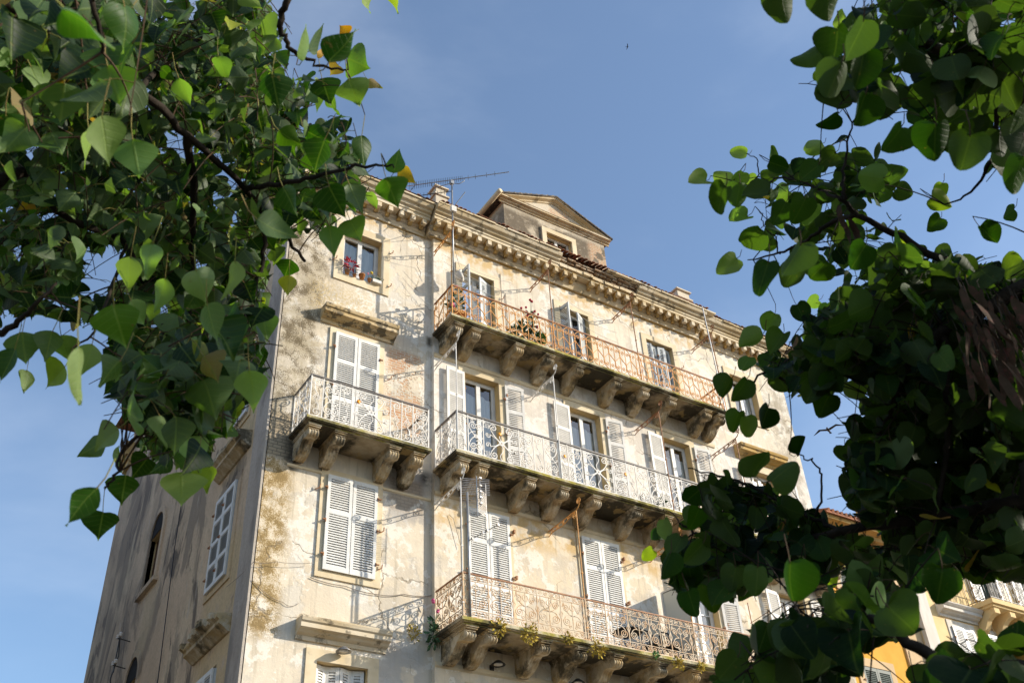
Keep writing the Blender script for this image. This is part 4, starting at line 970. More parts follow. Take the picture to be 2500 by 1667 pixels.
# ---- furniture on the lowest balcony
def rtable(x,y,z,r,h,label):
    o=empty('round_table',(x,y,z)); tag(o,label,'table')
    m=MB(); m.lathe([(0,h-.02),(r,h-.02),(r+.012,h-.005),(r,h+.01),(0,h+.01)],(x,y,z),28); m.build('table_top',M['blk'],o)
    for k in range(3):
        a=2*PI*k/3+.4; m=MB(); m.tube([(x+.1*math.cos(a),y+.1*math.sin(a),z+h-.02),(x+.06*math.cos(a),y+.06*math.sin(a),z+h*.5),(x+r*.8*math.cos(a),y+r*.8*math.sin(a),z)],.014,6); m.build('leg',M['blk'],o)
rtable(15.55,YC-.62,10.02,.36,.66,'round black metal table on the lowest balcony left of the glazed screen')
def chair(x,y,z,label,a=0):
    o=empty('balcony_chair',(x,y,z)); tag(o,label,'chair',group='black chairs on the lowest balcony')
    m=MB(); m.lathe([(0,.42),(.22,.42),(.23,.44),(.22,.46),(0,.46)],(x,y,z),18); m.build('seat',M['blk'],o)
    m=MB(); m.tube([(x-.2,y+.14,z+.45),(x-.19,y+.2,z+.8),(x-.1,y+.22,z+.92),(x+.1,y+.22,z+.92),(x+.19,y+.2,z+.8),(x+.2,y+.14,z+.45)],.018,6)
    for k in range(4): m.tube([(x-.12+.08*k,y+.17,z+.46),(x-.12+.08*k,y+.22,z+.9)],.012,4)
    m.build('backrest',M['blk'],o)
    for sx in (-1,1):
        for sy in (-1,1): m=MB(); m.tube([(x+sx*.16,y+sy*.14,z+.43),(x+sx*.2,y+sy*.18,z)],.014,6); m.build('leg',M['blk'],o)
chair(16.35,YC-.6,10.02,'black chair on the lowest balcony between the round table and the third post'); chair(16.85,YC-.7,10.02,'black chair nearest the third post on the lowest balcony')
# tall glazed screen standing on the balcony
def screen(x,y0,y1,z,h,label):
    o=empty('glazed_screen',(x,y1,z)); tag(o,label,'screen')
    m=MB(); 
    for y in (y0,y1): m.box(x-.03,x+.03,y-.03,y+.03,z,z+h)
    m.box(x-.025,x+.025,y0,y1,z+h-.06,z+h); m.box(x-.025,x+.025,y0,y1,z,z+.06); m.build('frame',M['white'],o)
    m=MB(); m.box(x-.008,x+.008,y0+.03,y1-.03,z+.06,z+h-.06); m.build('panel',M['frost'],o)
s=NT('frosted_panel'); M['frost']=s.out((.62,.62,.56),.35,.4)
screen(17.3,YC-1.08,YC-.12,10.02,2.2,'frosted white-framed screen dividing the lowest balcony')
# carton on the middle balcony
o=MB(); o.box(16.55,16.95,YC-.75,YC-.55,14.12,14.62); o=o.build('folding_board',M['plastic']); tag(o,'pale board leaning inside the middle balcony behind the white railing','board')
m=MB(); leafy(m,(17.15,YC-.75,14.45),(.12,.1,.2),60,.08); tag(m.build('balcony_shrub',M['green'],fix=False),'small dark plant behind the white railing of the middle balcony','plant')
# ---- birds
def bird(p,s,label,roll):
    m=MB(); m.ball((0,0,0),.05,6,.75,2.0,.7); m.ball((0,-.11,.015),.028,6)
    m.add([(-.02,.08,0),(.02,.08,0),(.035,.2,0),(-.035,.2,0),(0,.14,.01)],[(0,1,4),(1,2,4),(2,3,4),(3,0,4)])
    b=m.build('bird',M['blk'],None,M=Matrix.Translation(p)@Matrix.Rotation(roll,4,'Z')@Matrix.Diagonal((s,s,s,1))); tag(b,label,'bird')
    for sg in (-1,1):
        w=MB(); w.add([(sg*.02,-.06,.01),(sg*.02,.04,.01),(sg*.22,.03,.07),(sg*.45,.08,.02),(sg*.24,-.05,.075)],[(0,1,2,4),(4,2,3)]); w.add([(sg*.02,-.06,.02),(sg*.02,.04,.02),(sg*.22,.03,.08),(sg*.45,.08,.03),(sg*.24,-.05,.085)],[(0,1,2,4),(4,2,3)])
        w.build('wing',M['blk'],b,M=WM[b],fix=False)
bird(at(1903,988,38),1.3,'dark swallow gliding in the gap of sky right of the house',-1.15)
bird(at(1441,108,70),.6,'distant speck of a bird high in the open sky',1.)
# ================================================================= neighbouring houses
M['orange_wall']=simple('orange_plaster',(.76,.40,.07),(.70,.35,.055),1.5,.9,.2,c3=(.60,.30,.07),t3=(.6,.75),a3=.4)
M['peach']=simple('peach_plaster',(.66,.48,.29),(.60,.43,.25),1.5,.9,.2,c3=(.5,.38,.25),t3=(.6,.75),a3=.5)
M['yellow']=simple('yellow_plaster',(.80,.60,.32),(.74,.54,.27),1.2,.9,.2,c3=(.62,.45,.24),t3=(.6,.75),a3=.4)
M['whitep']=simple('white_plaster',(.72,.68,.62),(.64,.58,.50),2,.9,.2,c3=(.45,.40,.34),t3=(.58,.7),a3=.6,stretch=(1,1,.3))
M['gshut']=shutter_mat('dark_green_slats',(.03,.055,.045),False)
oh=empty('orange_house',(26.4,0,0)); tag(oh,'lower orange plastered house between the tall cream house and the yellow one','house')
m=MB(); holes=[(25.05,26.28,z,z+2.7) for z in (1.5,5.2,8.9)]+[(25.05,26.28,12.9,15.1)]
wall_panel(m,24.52,28.3,0,16.2,.12,holes,PF); m.quad((24.52,12,0),(28.3,12,0),(28.3,12,16.2),(24.52,12,16.2)); m.quad((24.52,.12,16.2),(28.3,.12,16.2),(28.3,12,16.2),(24.52,12,16.2))
m.build('wall',M['orange_wall'],oh)
m=MB()
for h in holes: reveals(m,h,.12,PF,.2)
m.box(27.3,28.3,.06,.13,0,16.1)
for h in holes:
    m.box(h[0]-.22,h[0],.08,.13,h[2]-.1,h[3]+.25); m.box(h[1],h[1]+.22,.08,.13,h[2]-.1,h[3]+.25); m.box(h[0],h[1],.08,.13,h[3],h[3]+.25)
m.build('trim_band',M['peach'],oh)
for h in holes:
    w=(h[1]-h[0])/2; b=MB(); b.box(h[0],h[1],.3,.34,h[2],h[3]); wn=b.build('window',M['dark'],oh)
    shutter('g',w-.01,h[3]-h[2]-.02,[1,1],'gshut',wn,T(h[0],.1,h[2])); shutter('g',w-.01,h[3]-h[2]-.02,[1,1],'gshut',wn,T(h[0]+w,.1,h[2]))
m=MB(); m.prism([(.12,15.9),(-.1,15.95),(-.15,16.05),(-.38,16.1),(-.42,16.25),(.12,16.25)],'x',24.5,28.3); m.build('eaves_cornice',M['bed'],oh)
m=MB(); m.add([(24.5,-.5,16.26),(28.3,-.5,16.26),(28.3,5,18.2),(24.5,5,18.2),(24.5,-.5,16.2),(28.3,-.5,16.2),(28.3,5,18.1),(24.5,5,18.1)],[(0,1,2,3),(4,5,6,7),(0,1,5,4),(2,3,7,6),(0,3,7,4),(1,2,6,5)])
for i in range(19): m.tube([(24.6+.2*i,-.52,16.29),(24.6+.2*i,.8,16.75)],.06,6)
m.build('roof',M['tile'],oh)
yh=empty('yellow_house',(34,0,0)); tag(yh,'tall pale yellow house with white shutters at the right edge','house')
m=MB(); yhs=[(29.88,30.98,z,z+2.6) for z in (2.9,6.9,11.0,15.4)]+[(32.1,33.2,z,z+2.7) for z in (2.8,6.8,10.9,14.8)]+[(34.7,35.8,z,z+2.7) for z in (2.8,6.8,10.9,14.8)]+[(37.2,38.3,z,z+2.7) for z in (10.9,14.8)]
wall_panel(m,28.3,44,0,19.3,0,yhs,PF); m.quad((28.3,0,0),(28.3,1.2,0),(28.3,1.2,19.3),(28.3,0,19.3)); m.quad((28.3,1.2,0),(44,1.2,0),(44,1.2,19.3),(28.3,1.2,19.3)); m.quad((44,0,0),(44,1.2,0),(44,1.2,19.3),(44,0,19.3))
m.build('wall',M['yellow'],yh)
m=MB(); m.box(28.28,28.42,-.14,.0,0,18.88); m.box(28.42,28.95,-.09,0,0,18.88)
for h in yhs: 
    m.box(h[0]-.16,h[0],-.03,.005,h[2]-.1,h[3]+.2); m.box(h[1],h[1]+.16,-.03,.005,h[2]-.1,h[3]+.2); m.box(h[0],h[1],-.03,.005,h[3],h[3]+.2)
    reveals(m,h,0,PF,.25)
m.build('trim_band',M['whitep'],yh)
hood(29.42,31.4,13.86,0,.4).build('hood_moulding',M['whitep'],yh)
m=MB(); m.prism([(.1,18.9),(-.1,18.9),(-.2,19.05),(-.4,19.1),(-.5,19.3),(.1,19.3)],'x',28.2,44); m.build('eaves_cornice',M['bed'],yh)
m=MB(); m.add([(28.25,-.5,19.31),(44,-.6,19.31),(43,.5,19.5),(29.5,.5,19.5),(28.25,1.25,19.31),(44,1.3,19.31)],[(0,1,2,3),(3,2,5,4)]); m.build('roof',M['tile'],yh)
for h in yhs:
    w=(h[1]-h[0])/2; b=MB(); b.box(h[0],h[1],.24,.28,h[2],h[3]); wn=b.build('window',M['gshut'],yh)
    if h[0]<31: 
        shutter('y',w-.01,h[3]-h[2]-.02,[1,1],'white',wn,T(h[0],-.07,h[2])); shutter('y',w-.01,h[3]-h[2]-.02,[1,1],'white',wn,T(h[0]+w,-.07,h[2]))
    else:
        shutter('y',w-.01,h[3]-h[2]-.02,[1,1],'white',wn,T(h[0]-.42,-.1,h[2])); shutter('y',w-.01,h[3]-h[2]-.02,[1,1],'white',wn,T(h[1]+.08,-.1,h[2]))
def ybal(x0,x1,z,d):
    m=MB(); m.box(x0,x1,-d,0,z-.16,z); m.box(x0+.08,x1-.08,-d+.08,0,z-.24,z-.16); root=m.build('balcony',M['yellow'],yh)
    x=x0+.3
    while x<x1:
        m=MB(); m.prism([(0,0),(-d+.2,0),(-d+.2,-.2),(-d+.34,-.24),(-d*.45,-.34),(-d*.25,-.6),(0,-.7)],'x',-.12,.12)
        m.box(-.14,.14,-d+.13,-d+.22,-.2,.0)
        m.build('console',M['yellow'],root,M=T(x,0,z-.24)); x+=.85
    m=MB()
    for yy,xx0,xx1 in ((-d+.03,x0,x1),):
        m.tube([(xx0,yy,z+.95),(xx1,yy,z+.95)],.02,4); m.tube([(xx0,yy,z+.05),(xx1,yy,z+.05)],.015,4)
        n=int((xx1-xx0)/.3)
        for i in range(n+1):
            x=xx0+(xx1-xx0)*i/n; m.tube([(x,yy,z),(x,yy,z+.95)],.01,4)
            if i<n:
                for q in (arc((x,z+.05),(x+.15,z+.93),.06),arc((x+.15,z+.05),(x,z+.93),-.06),spiral(x+.2,z+.3,.09,1.6,0),spiral(x+.2,z+.65,.09,1.6,PI)): m.tube([(a,yy,b) for a,b in q],.008,4)
    for i in range(8): m.tube([(x0,-d+.03+.12*i,z),(x0,-d+.03+.12*i,z+.95)],.01,4)
    m.tube([(x0,-d,z+.95),(x0,0,z+.95)],.02,4); m.tube([(x0,-d,z+.05),(x0,0,z+.05)],.015,4)
    m.build('railing',M['blk'],root,fix=False)
ybal(31.28,36.5,14.5,.9)
m=MB(); m.tube([(31.45,-.03,14.2),(31.55,-.03,12),(31.6,-.03,8)],.02,5); m.tube([(31.4,-.03,14.1),(31.6,-.03,13.9),(32.1,-.03,13.95),(32.3,-.03,13.6)],.02,5); m.build('pipe',M['peach'],yh)

# unseen house added left of the frame to darken the side wall
ah=empty('shading_house',(-9,10,0)); tag(ah,'plain grey house added out of view to shade the side wall','house')
m=MB(); m.box(-16,-4.5,-1,30,0,19); m.build('wall',simple('grey_render',(.26,.24,.22),(.20,.19,.17),1.5,.9,.1),ah)
m=MB(); m.prism([(-16.5,19.01),(-4,19.01),(-10.2,21.5)],'y',-1.4,30.4); m.build('roof',M['tile'],ah)
for i in range(8):
    for j in range(4):
        w_=MB(); w_.box(-4.52,-4.42,1+3.6*i,2.1+3.6*i,2+4.2*j,4.3+4.2*j); w_.build('window',M['gshut'],ah)
# ================================================================= the two trees near the camera
def leaf_mat(name,under,trans,rough,spec,vs,ub=.5):
    s=NT(name); at_=s.n('ShaderNodeAttribute',attribute_name='leaf'); uv=s.n('ShaderNodeAttribute',attribute_name='luv')
    col=at_.outputs['Color']; sx=s.n('ShaderNodeSeparateXYZ'); s.t.links.new(uv.outputs['Vector'],sx.inputs[0]); U,V=sx.outputs[0],sx.outputs[1]
    au=s.M('ABSOLUTE',U)
    rib=s.ss(au,.035,.012)
    sv=s.M('FRACT',s.M('MULTIPLY',s.M('SUBTRACT',V,s.M('MULTIPLY',au,.42)),6.5)); vein=s.ss(s.M('ABSOLUTE',s.M('SUBTRACT',sv,.5)),.10,.03)
    n=s.noise(45,4,.6); n2=s.noise(9,4,.6)
    c=s.mix(s.M('MULTIPLY',s.ss(n,.4,.7),.3),col,s.mix(.5,col,(.03,.05,.01)))
    c=s.mix(s.M('MULTIPLY',s.ss(s.noise(60,3,.5,off=(3,3,3)),.70,.73),.8),c,(.12,.08,.03))
    g=s.n('ShaderNodeNewGeometry')
    pale=s.mix(.5,col,under); c=s.mix(s.M('MULTIPLY',g.outputs['Backfacing'],ub),c,pale)
    vc=s.mix(.4,c,(.20,.26,.07)); c=s.mix(s.M('MAXIMUM',s.M('MULTIPLY',rib,min(.8,vs*4+.1)),s.M('MULTIPLY',vein,vs)),c,vc)
    h=s.M('ADD',s.M('MULTIPLY',vein,-1.),s.M('MULTIPLY',rib,-1.5))
    bp=s.bump(s.M('ADD',h,s.M('MULTIPLY',n2,.6)),.35,.0025)
    p=s.n('ShaderNodeBsdfPrincipled'); s.setin(p,'Base Color',c); p.inputs['Roughness'].default_value=rough; p.inputs['Specular IOR Level'].default_value=spec; s.t.links.new(bp,p.inputs['Normal'])
    t=s.n('ShaderNodeBsdfTranslucent'); tc_=s.mix(1.,c,trans,'MULTIPLY'); s.setin(t,0,tc_)
    m=s.n('ShaderNodeMixShader'); m.inputs[0].default_value=.33; s.t.links.new(p.outputs[0],m.inputs[1]); s.t.links.new(t.outputs[0],m.inputs[2])
    o=s.n('ShaderNodeOutputMaterial'); s.t.links.new(m.outputs[0],o.inputs[0]); return s.m
M['poplar']=leaf_mat('poplar_leaf',(.20,.27,.14),(2.0,2.5,.4),.48,.2,.30,.6)
M['judas']=leaf_mat('judas_tree_leaf',(.13,.18,.07),(2.0,2.5,.4),.55,.10,.04)
M['bark']=simple('dark_bark',(.04,.031,.024),(.02,.016,.012),14,.95,.1,bs=.6,bd=.01)
M['twig']=simple('brown_twig',(.09,.055,.03),(.05,.03,.018),20,.8,.15)
M['petiole']=simple('yellow_green_petiole',(.24,.25,.06),(.22,.15,.05),20,.7,.2)
M['pod']=simple('brown_seed_pod',(.07,.04,.024),(.045,.03,.016),25,.8,.08,c3=(.13,.045,.035),t3=(.55,.62),a3=.7)
POP=[(0,.03),(.02,.17),(.08,.33),(.17,.46),(.28,.52),(.38,.49),(.5,.39),(.62,.285),(.74,.18),(.85,.085),(.93,.03),(1,0)]
CERS=[[(0,.02),(-.03,.14),(-.05,.28),(.02,.42),(.16,.5),(.33,.53),(.5,.51),(.66,.44),(.8,.33),(.91,.21),(.97,.11),(1,.01)],[(0,.02),(-.07,.14),(-.12,.28),(-.03,.46),(.12,.57),(.3,.6),(.46,.57),(.62,.49),(.76,.37),(.88,.25),(.95,.13),(.97,.01)]]
POPS=[[(0,.03),(.03,.12),(.09,.26),(.18,.39),(.30,.47),(.42,.43),(.54,.34),(.66,.24),(.77,.15),(.87,.07),(.94,.025),(1,0)],[(0,.03),(-.02,.2),(.02,.40),(.10,.53),(.22,.57),(.35,.52),(.48,.42),(.61,.30),(.74,.17),(.84,.08),(.92,.03),(1,0)]]
CER=[(0,.02),(-.05,.16),(-.07,.30),(0,.45),(.14,.54),(.3,.57),(.46,.55),(.62,.46),(.76,.34),(.88,.24),(.96,.14),(1,.01)]
class Leaves:
    def __init__(s,shape): s.shape=shape; s.alts=[shape]+(CERS if shape is CER else POPS if shape is POP else []); s.v=[]; s.f=[]; s.c=[]; s.uv=[]; s.pet=MB(); s.n=0
    def add(s,base,tip,wdir,wid,col,fold=.12,curl=.1,wave=.03,serr=.012):
        L=(tip-base); ln=L.length; d=L/ln; w=(wdir-d*wdir.dot(d)).normalized(); nrm=w.cross(d)
        ph=random.uniform(0,6.28); asym=random.uniform(-.14,.14); s.shape=random.choice(s.alts); wid*=random.uniform(.88,1.1); k0=len(s.v); rs=len(s.shape)
        tw=random.uniform(-.25,.25)
        for (t,hw) in s.shape:
            cb=nrm*(-curl*ln*(t*t) + wave*ln*math.sin(ph+5*t)*.4)
            ca=math.cos(tw*t); sa=math.sin(tw*t); w2=w*ca+nrm*sa; n2=nrm*ca-w*sa
            for q in (-1,-.5,0,.5,1):
                tt=max(t,0) if abs(q)<.6 else t
                e=hw*(1+asym*q)
                if abs(q)==1 and 0<t<.9: e+=random.uniform(-serr,serr)
                p=base+d*(ln*(tt if q else max(0,t)))+w2*(q*e*wid)+n2*(fold*wid*hw*q*q*.9)+cb+n2*(wave*wid*math.sin(ph*2+7*t+2*q)*abs(q))
                s.v.append(p); s.c.append(col); s.uv.append((q*hw,t,0))
        for i in range(rs-1):
            for j in range(4): a=k0+i*5+j; s.f.append((a,a+1,a+6,a+5))
        s.n+=1
    def build(s,name,mat,parent):
        me=bpy.data.meshes.new(name); me.from_pydata([tuple(p) for p in s.v],[],s.f); me.polygons.foreach_set('use_smooth',[True]*len(s.f))
        a=me.attributes.new('leaf','FLOAT_COLOR','POINT'); a.data.foreach_set('color',[x for c in s.c for x in (c[0],c[1],c[2],1)])
        b=me.attributes.new('luv','FLOAT_VECTOR','POINT'); b.data.foreach_set('vector',[x for c in s.uv for x in c])
        me.materials.append(mat); me.update(); return link(bpy.data.objects.new(name,me),parent)
def project(p):
    v=ROT.transposed()@(p-CAMP)
    if v.z<=.05: return None
    return ((1250+2500*v.x/v.z)*.9408,(833.5+2500*v.y/v.z)*.9408)
def inpoly(x,y,P):
    r=False; j=len(P)-1
    for i in range(len(P)):
        xi,yi=P[i]; xj,yj=P[j]
        if (yi>y)!=(yj>y) and x<(xj-xi)*(y-yi)/(yj-yi)+xi: r=not r
        j=i
    return r
GREENS=[(.009,.026,.006),(.014,.039,.007),(.006,.019,.005),(.040,.090,.013),(.010,.031,.006)]
PALE=[.10]
def pick(yel=.015):
    r=random.random()
    if random.random()<PALE[0]: k=random.uniform(.8,1.4); return (.13*k,.19*k,.08*k)
    if r<yel: return random.choice([(.42,.36,.03),(.40,.20,.03),(.24,.12,.05),(.30,.33,.04)])
    c=random.choice(GREENS); k=random.uniform(.8,1.25); return (c[0]*k,c[1]*k,c[2]*k)
TC={'g':(.028,.075,.010),'l':(.16,.23,.085),'d':(.020,.052,.009),'y':(.48,.40,.02),'o':(.52,.20,.02),'b':(.24,.12,.07),'m':(.062,.135,.018),'v':(.22,.28,.03)}  # the l tint puts sunlit paleness into the leaf colour
def hand(LV,lst,real,petlen,branchpts,fo=(.1,.45),md=.22):
    for (bx,by,tx,ty,w,k) in lst:
        px=math.hypot(tx-bx,ty-by); dist=2352*real/max(px,1)*random.uniform(.9,1.0); dist=min(dist,5.5)
        base=at(bx,by,dist); ln=px/2352*dist
        tip=at(tx,ty,dist*(1+random.uniform(-.012,.012)))
        view=(base-CAMP).normalized(); d=(tip-base).normalized(); side=d.cross(view).normalized(); full=ln*1.0
        want=w/2352*dist; wid=max(want,ln*.85); ang=math.acos(max(.15,min(1,want/wid)))*random.choice((-1,1))
        if random.random()<.5: side=-side; 
        wd=side*math.cos(ang)+view*math.sin(ang)
        LV.add(base,tip,wd,wid,tuple(c*random.uniform(.9,1.1) for c in TC[k]),fold=random.choice((-1,1))*random.uniform(*fo),curl=random.uniform(-.12,.3),wave=random.uniform(.02,.07))
        up=(-d*.7+Vector((random.uniform(-.3,.3),random.uniform(-.3,.3),.5))).normalized(); L=petlen*random.uniform(.8,1.3)
        p1=base+up*L*.5; p2=base+up*L+Vector((0,0,.01))
        LV.pet.tube([base+d*.004,p1+Vector((0,0,-.004)),p2],.0011,4)
        attach(p2,branchpts,LV,md)
TW=None; OPEN=[]
def attach(p,bps,LV,maxd=.3):
    best=min(bps,key=lambda q:(q-p).length_squared)
    L=(best-p).length
    if L>maxd or L<.01: return
    for t in (.25,.5,.75):
        pq=project(p.lerp(best,t))
        if pq and any(inpoly(pq[0],pq[1],h) for h in OPEN): return
    mid=p.lerp(best,.5)+Vector((random.uniform(-.04,.04),random.uniform(-.04,.04),.05))*min(1,L*2)
    pts=[p.lerp(mid,t)*(1-t)+mid.lerp(best,t)*t for t in [i/6 for i in range(7)]]
    TW.tube(pts,.0013,4,.0024)
def branch(m,pts,r0,r1,bps,n=6):
    # Catmull-Rom through 3D points
    P=[pts[0]]+pts+[pts[-1]]; out=[]
    for i in range(1,len(P)-2):
        for k in range(n):
            t=k/n; a,b,c,d=P[i-1],P[i],P[i+1],P[i+2]
            q=.5*((2*b)+(-a+c)*t+(2*a-5*b+4*c-d)*t*t+(-a+3*b-3*c+d)*t**3); out.append(q+Vector((random.uniform(-1,1),random.uniform(-1,1),random.uniform(-1,1)))*.006)
    out.append(P[-2]); m.tube(out,r0,7,r1,smooth=True)
    bps.extend(out); return out
def fill(LV,poly,holes,n,dr,real,droop,bps,petlen,yel=.015,up=.5,cl=(3,6),inside=True,edge=0):
    xs=[p[0] for p in poly]; ys=[p[1] for p in poly]; made=0; tries=0
    while made<n and tries<n*40:
        tries+=1
        x=random.uniform(min(xs),max(xs)); y=random.uniform(min(ys),max(ys))
        if not inpoly(x,y,poly) or any(inpoly(x,y,h) for h in holes): continue
        dist=random.uniform(*dr); c=at(x,y,dist)
        td=Vector((random.gauss(0,1),random.gauss(0,1),random.gauss(-.3,.7))).normalized(); k=random.randint(*cl); tl=.045*k
        tw=[c+td*tl*(i/k)+Vector((0,0,-.015*i*i/k)) for i in range(k+1)]; any_=False
        for i in range(k):
            q=tw[i]; sd=td.cross(Vector((0,0,1))); sd=sd.normalized() if sd.length>.1 else Vector((1,0,0))
            pd=(sd*(1 if i%2 else -1)*random.uniform(.5,1)+td*random.uniform(0,.8)+Vector((random.gauss(0,.3),random.gauss(0,.3),random.gauss(.1,.4)))).normalized()
            pl=petlen*random.uniform(.7,1.3); b=q+pd*pl+Vector((0,0,-.01))
            d=(pd*random.uniform(.2,.8)+Vector((random.gauss(0,.35),random.gauss(0,.35),-droop))).normalized(); L=real*random.uniform(.72,1.2)
            tip=b+d*L; pr=project(b+d*L*.5)
            if pr is None: continue
            if inside:
                pt_=project(tip)
                if pt_ and not inpoly(pt_[0],pt_[1],poly): continue
                if not inpoly(pr[0],pr[1],poly) or any(inpoly(pr[0],pr[1],h) for h in holes): continue
                pt_=project(tip)
                if pt_ and any(inpoly(pt_[0],pt_[1],h) for h in holes) and random.random()<.7: continue
            nz=Vector((random.gauss(0,.7),random.gauss(0,.7),up)); wd=d.cross(nz)
            if wd.length<.05: wd=Vector((1,0,0))
            LV.add(b,tip,wd,L*random.uniform(.9,1.1),pick(yel),fold=random.choice((random.uniform(0,.3),random.uniform(.2,.9))),curl=random.uniform(-.25,.5),wave=random.uniform(.01,.10)); made+=1; any_=True; last=i
            LV.pet.tube([q,q.lerp(b,.5)+Vector((0,0,.006)),b+d*.004],.0011,3)
        if any_:
            TW.tube(tw[:last+2],.0019,4,.0011)
            if random.random()<.5: attach(tw[0],bps,LV,.22)
# ---------------- left tree: black poplar
pt=empty('poplar_tree',(-1.9,-17.4,0)); tag(pt,'poplar tree at the left with pointed serrated leaves hanging close to the viewer','tree')
bps=[]; wood=MB(); TW=MB()
trunk=MB(); branch(trunk,[Vector((-1.9,-17.4,-.1)),Vector((-1.85,-17.35,1.2)),Vector((-1.9,-17.2,2.6)),Vector((-1.7,-17.1,4.2)),Vector((-1.5,-17.1,6.5)),Vector((-1.4,-17,9))],.19,.05,[],6)
trunk.build('trunk',M['bark'],pt)
F=Vector((-1.8,-17.1,3.4)); F2=Vector((-1.65,-17.05,4.6))
branch(wood,[F2,at(-330,-160,2.9),at(60,30,2.9),at(320,210,2.9),at(430,310,3.0),at(560,430,3.1),at(640,520,3.3),at(700,600,3.4)],.017,.005,bps)
branch(wood,[at(-330,-160,2.9),at(200,-160,2.8),at(520,-150,2.8),at(655,-40,2.7),at(645,40,2.7),at(655,90,2.7),at(690,130,2.7),at(745,152,2.7),at(800,160,2.7)],.014,.0022,bps)
branch(wood,[at(430,310,3.0),at(445,450,3.2),at(440,600,3.3),at(430,760,3.3),at(445,900,3.1),at(400,1010,2.9)],.013,.003,bps)
branch(wood,[F,at(-300,300,3.2),at(-60,420,3.3),at(60,400,3.4),at(150,500,3.4),at(290,560,3.5),at(340,700,3.3)],.03,.004,bps)
branch(wood,[at(-300,300,3.2),at(-150,700,3),at(-10,760,2.7),at(60,720,2.6),at(130,650,2.6)],.015,.003,bps)
branch(wood,[at(290,560,3.5),at(250,680,2.9),at(215,760,2.8),at(165,800,2.8)],.006,.002,bps)
branch(wood,[at(560,430,3.1),at(660,420,2.9),at(750,400,2.8),at(850,378,2.6),at(905,385,2.5)],.009,.002,bps)
branch(wood,[at(600,470,3.2),at(610,560,3.2),at(580,680,3.1),at(560,830,3),at(530,920,3)],.009,.002,bps)
branch(wood,[at(445,900,3.1),at(370,945,3),at(330,985,2.8),at(285,1040,2.6),at(262,1095,2.5),at(240,1120,2.5)],.007,.002,bps)
branch(wood,[at(60,30,2.9),at(140,-30,2.3),at(200,-20,1.9),at(235,120,1.9)],.009,.003,bps)
branch(wood,[at(320,210,2.9),at(400,130,3.4),at(500,60,3.6),at(560,20,3.6)],.01,.003,bps)
LV=Leaves(POP)
handL=[(754,144,825,81,62,'g'),(798,134,851,158,66,'m'),(845,183,878,205,30,'b'),(15,20,60,70,60,'l'),(120,40,150,90,52,'l'),(300,690,340,750,56,'l'),(450,620,480,700,60,'l'),(380,640,360,720,52,'l'),(300,590,290,670,52,'l'),(560,690,590,740,50,'l'),(500,820,515,880,50,'l'),(440,840,470,900,46,'l'),(350,800,330,860,46,'l'),(180,560,150,610,44,'l'),(640,560,620,610,40,'l'),(410,180,440,240,44,'l'),(500,130,520,190,44,'l'),(560,90,590,140,40,'l'),(330,880,350,930,40,'l'),(800,182,830,251,84,'l'),(739,180,760,244,62,'d'),(624,168,640,247,75,'d'),(830,312,838,383,52,'g'),(905,398,912,336,48,'m'),(915,392,958,421,40,'o'),(886,408,915,479,84,'m'),(851,440,866,482,26,'l'),(815,400,775,440,52,'l'),(803,505,832,560,64,'m'),(757,518,763,590,60,'m'),(755,428,797,505,70,'d'),(801,421,835,492,54,'d'),(668,596,652,642,60,'g'),(665,632,660,683,44,'y'),(603,720,614,790,70,'m'),(588,676,612,722,48,'l'),(590,505,676,558,58,'d'),(696,140,712,60,26,'l'),(712,120,735,52,24,'d'),(800,78,779,58,34,'o'),(742,128,722,118,20,'o'),(777,150,756,176,34,'b'),
(417,1084,416,1165,90,'l'),(431,1004,461,1086,65,'l'),(466,1070,471,1135,44,'v'),(289,1091,279,1161,74,'g'),(225,1118,146,1203,70,'g'),(237,1176,224,1245,74,'d'),(272,985,208,1033,52,'l'),(240,1010,178,1050,50,'g'),(275,1025,271,1085,14,'l'),(385,968,378,1035,42,'g'),(527,930,515,993,60,'v'),(572,850,594,941,68,'l'),(529,834,547,903,62,'l'),(390,893,388,943,42,'l'),(478,895,518,925,44,'m'),(525,905,475,955,42,'d'),(310,925,285,978,46,'g'),(285,862,240,908,50,'d'),(278,828,214,883,58,'d'),(340,1050,300,1100,55,'d'),(395,1050,345,1090,40,'g'),
(35,800,2,880,50,'g'),(150,843,100,892,48,'v'),(212,790,188,868,62,'l'),(180,800,190,930,30,'l'),(120,760,100,830,60,'g'),(50,762,60,838,88,'g'),(140,770,160,835,62,'l'),(62,850,47,905,40,'l'),(260,700,290,800,92,'m'),(225,700,240,720,20,'g'),
(58,93,124,137,72,'l'),(246,152,278,246,98,'m'),(148,192,138,282,110,'g'),(232,266,252,385,88,'l'),(304,321,321,414,100,'m'),(12,262,40,345,72,'g'),(205,300,200,390,18,'v'),(162,290,163,342,26,'y'),(145,20,272,102,46,'m'),(285,10,300,120,60,'g'),(0,60,8,10,40,'l'),(210,160,230,205,50,'l'),(225,265,205,262,24,'b'),(255,240,262,275,14,'y'),(70,150,100,225,55,'l'),(610,480,625,455,34,'o'),(650,430,690,500,60,'g'),(836,-18,845,32,20,'v'),(905,-12,912,34,24,'v'),(560,-20,600,28,44,'v'),(600,10,610,58,50,'l'),(570,30,590,75,40,'l'),(640,300,690,340,50,'m'),(700,300,760,330,55,'g'),(745,320,720,400,60,'d'),(560,640,610,660,30,'g'),(540,600,530,690,44,'l'),(476,700,490,790,50,'g'),(350,560,330,640,46,'l'),(300,470,270,420,40,'l')]
hand(LV,handL,.088,.05,bps)
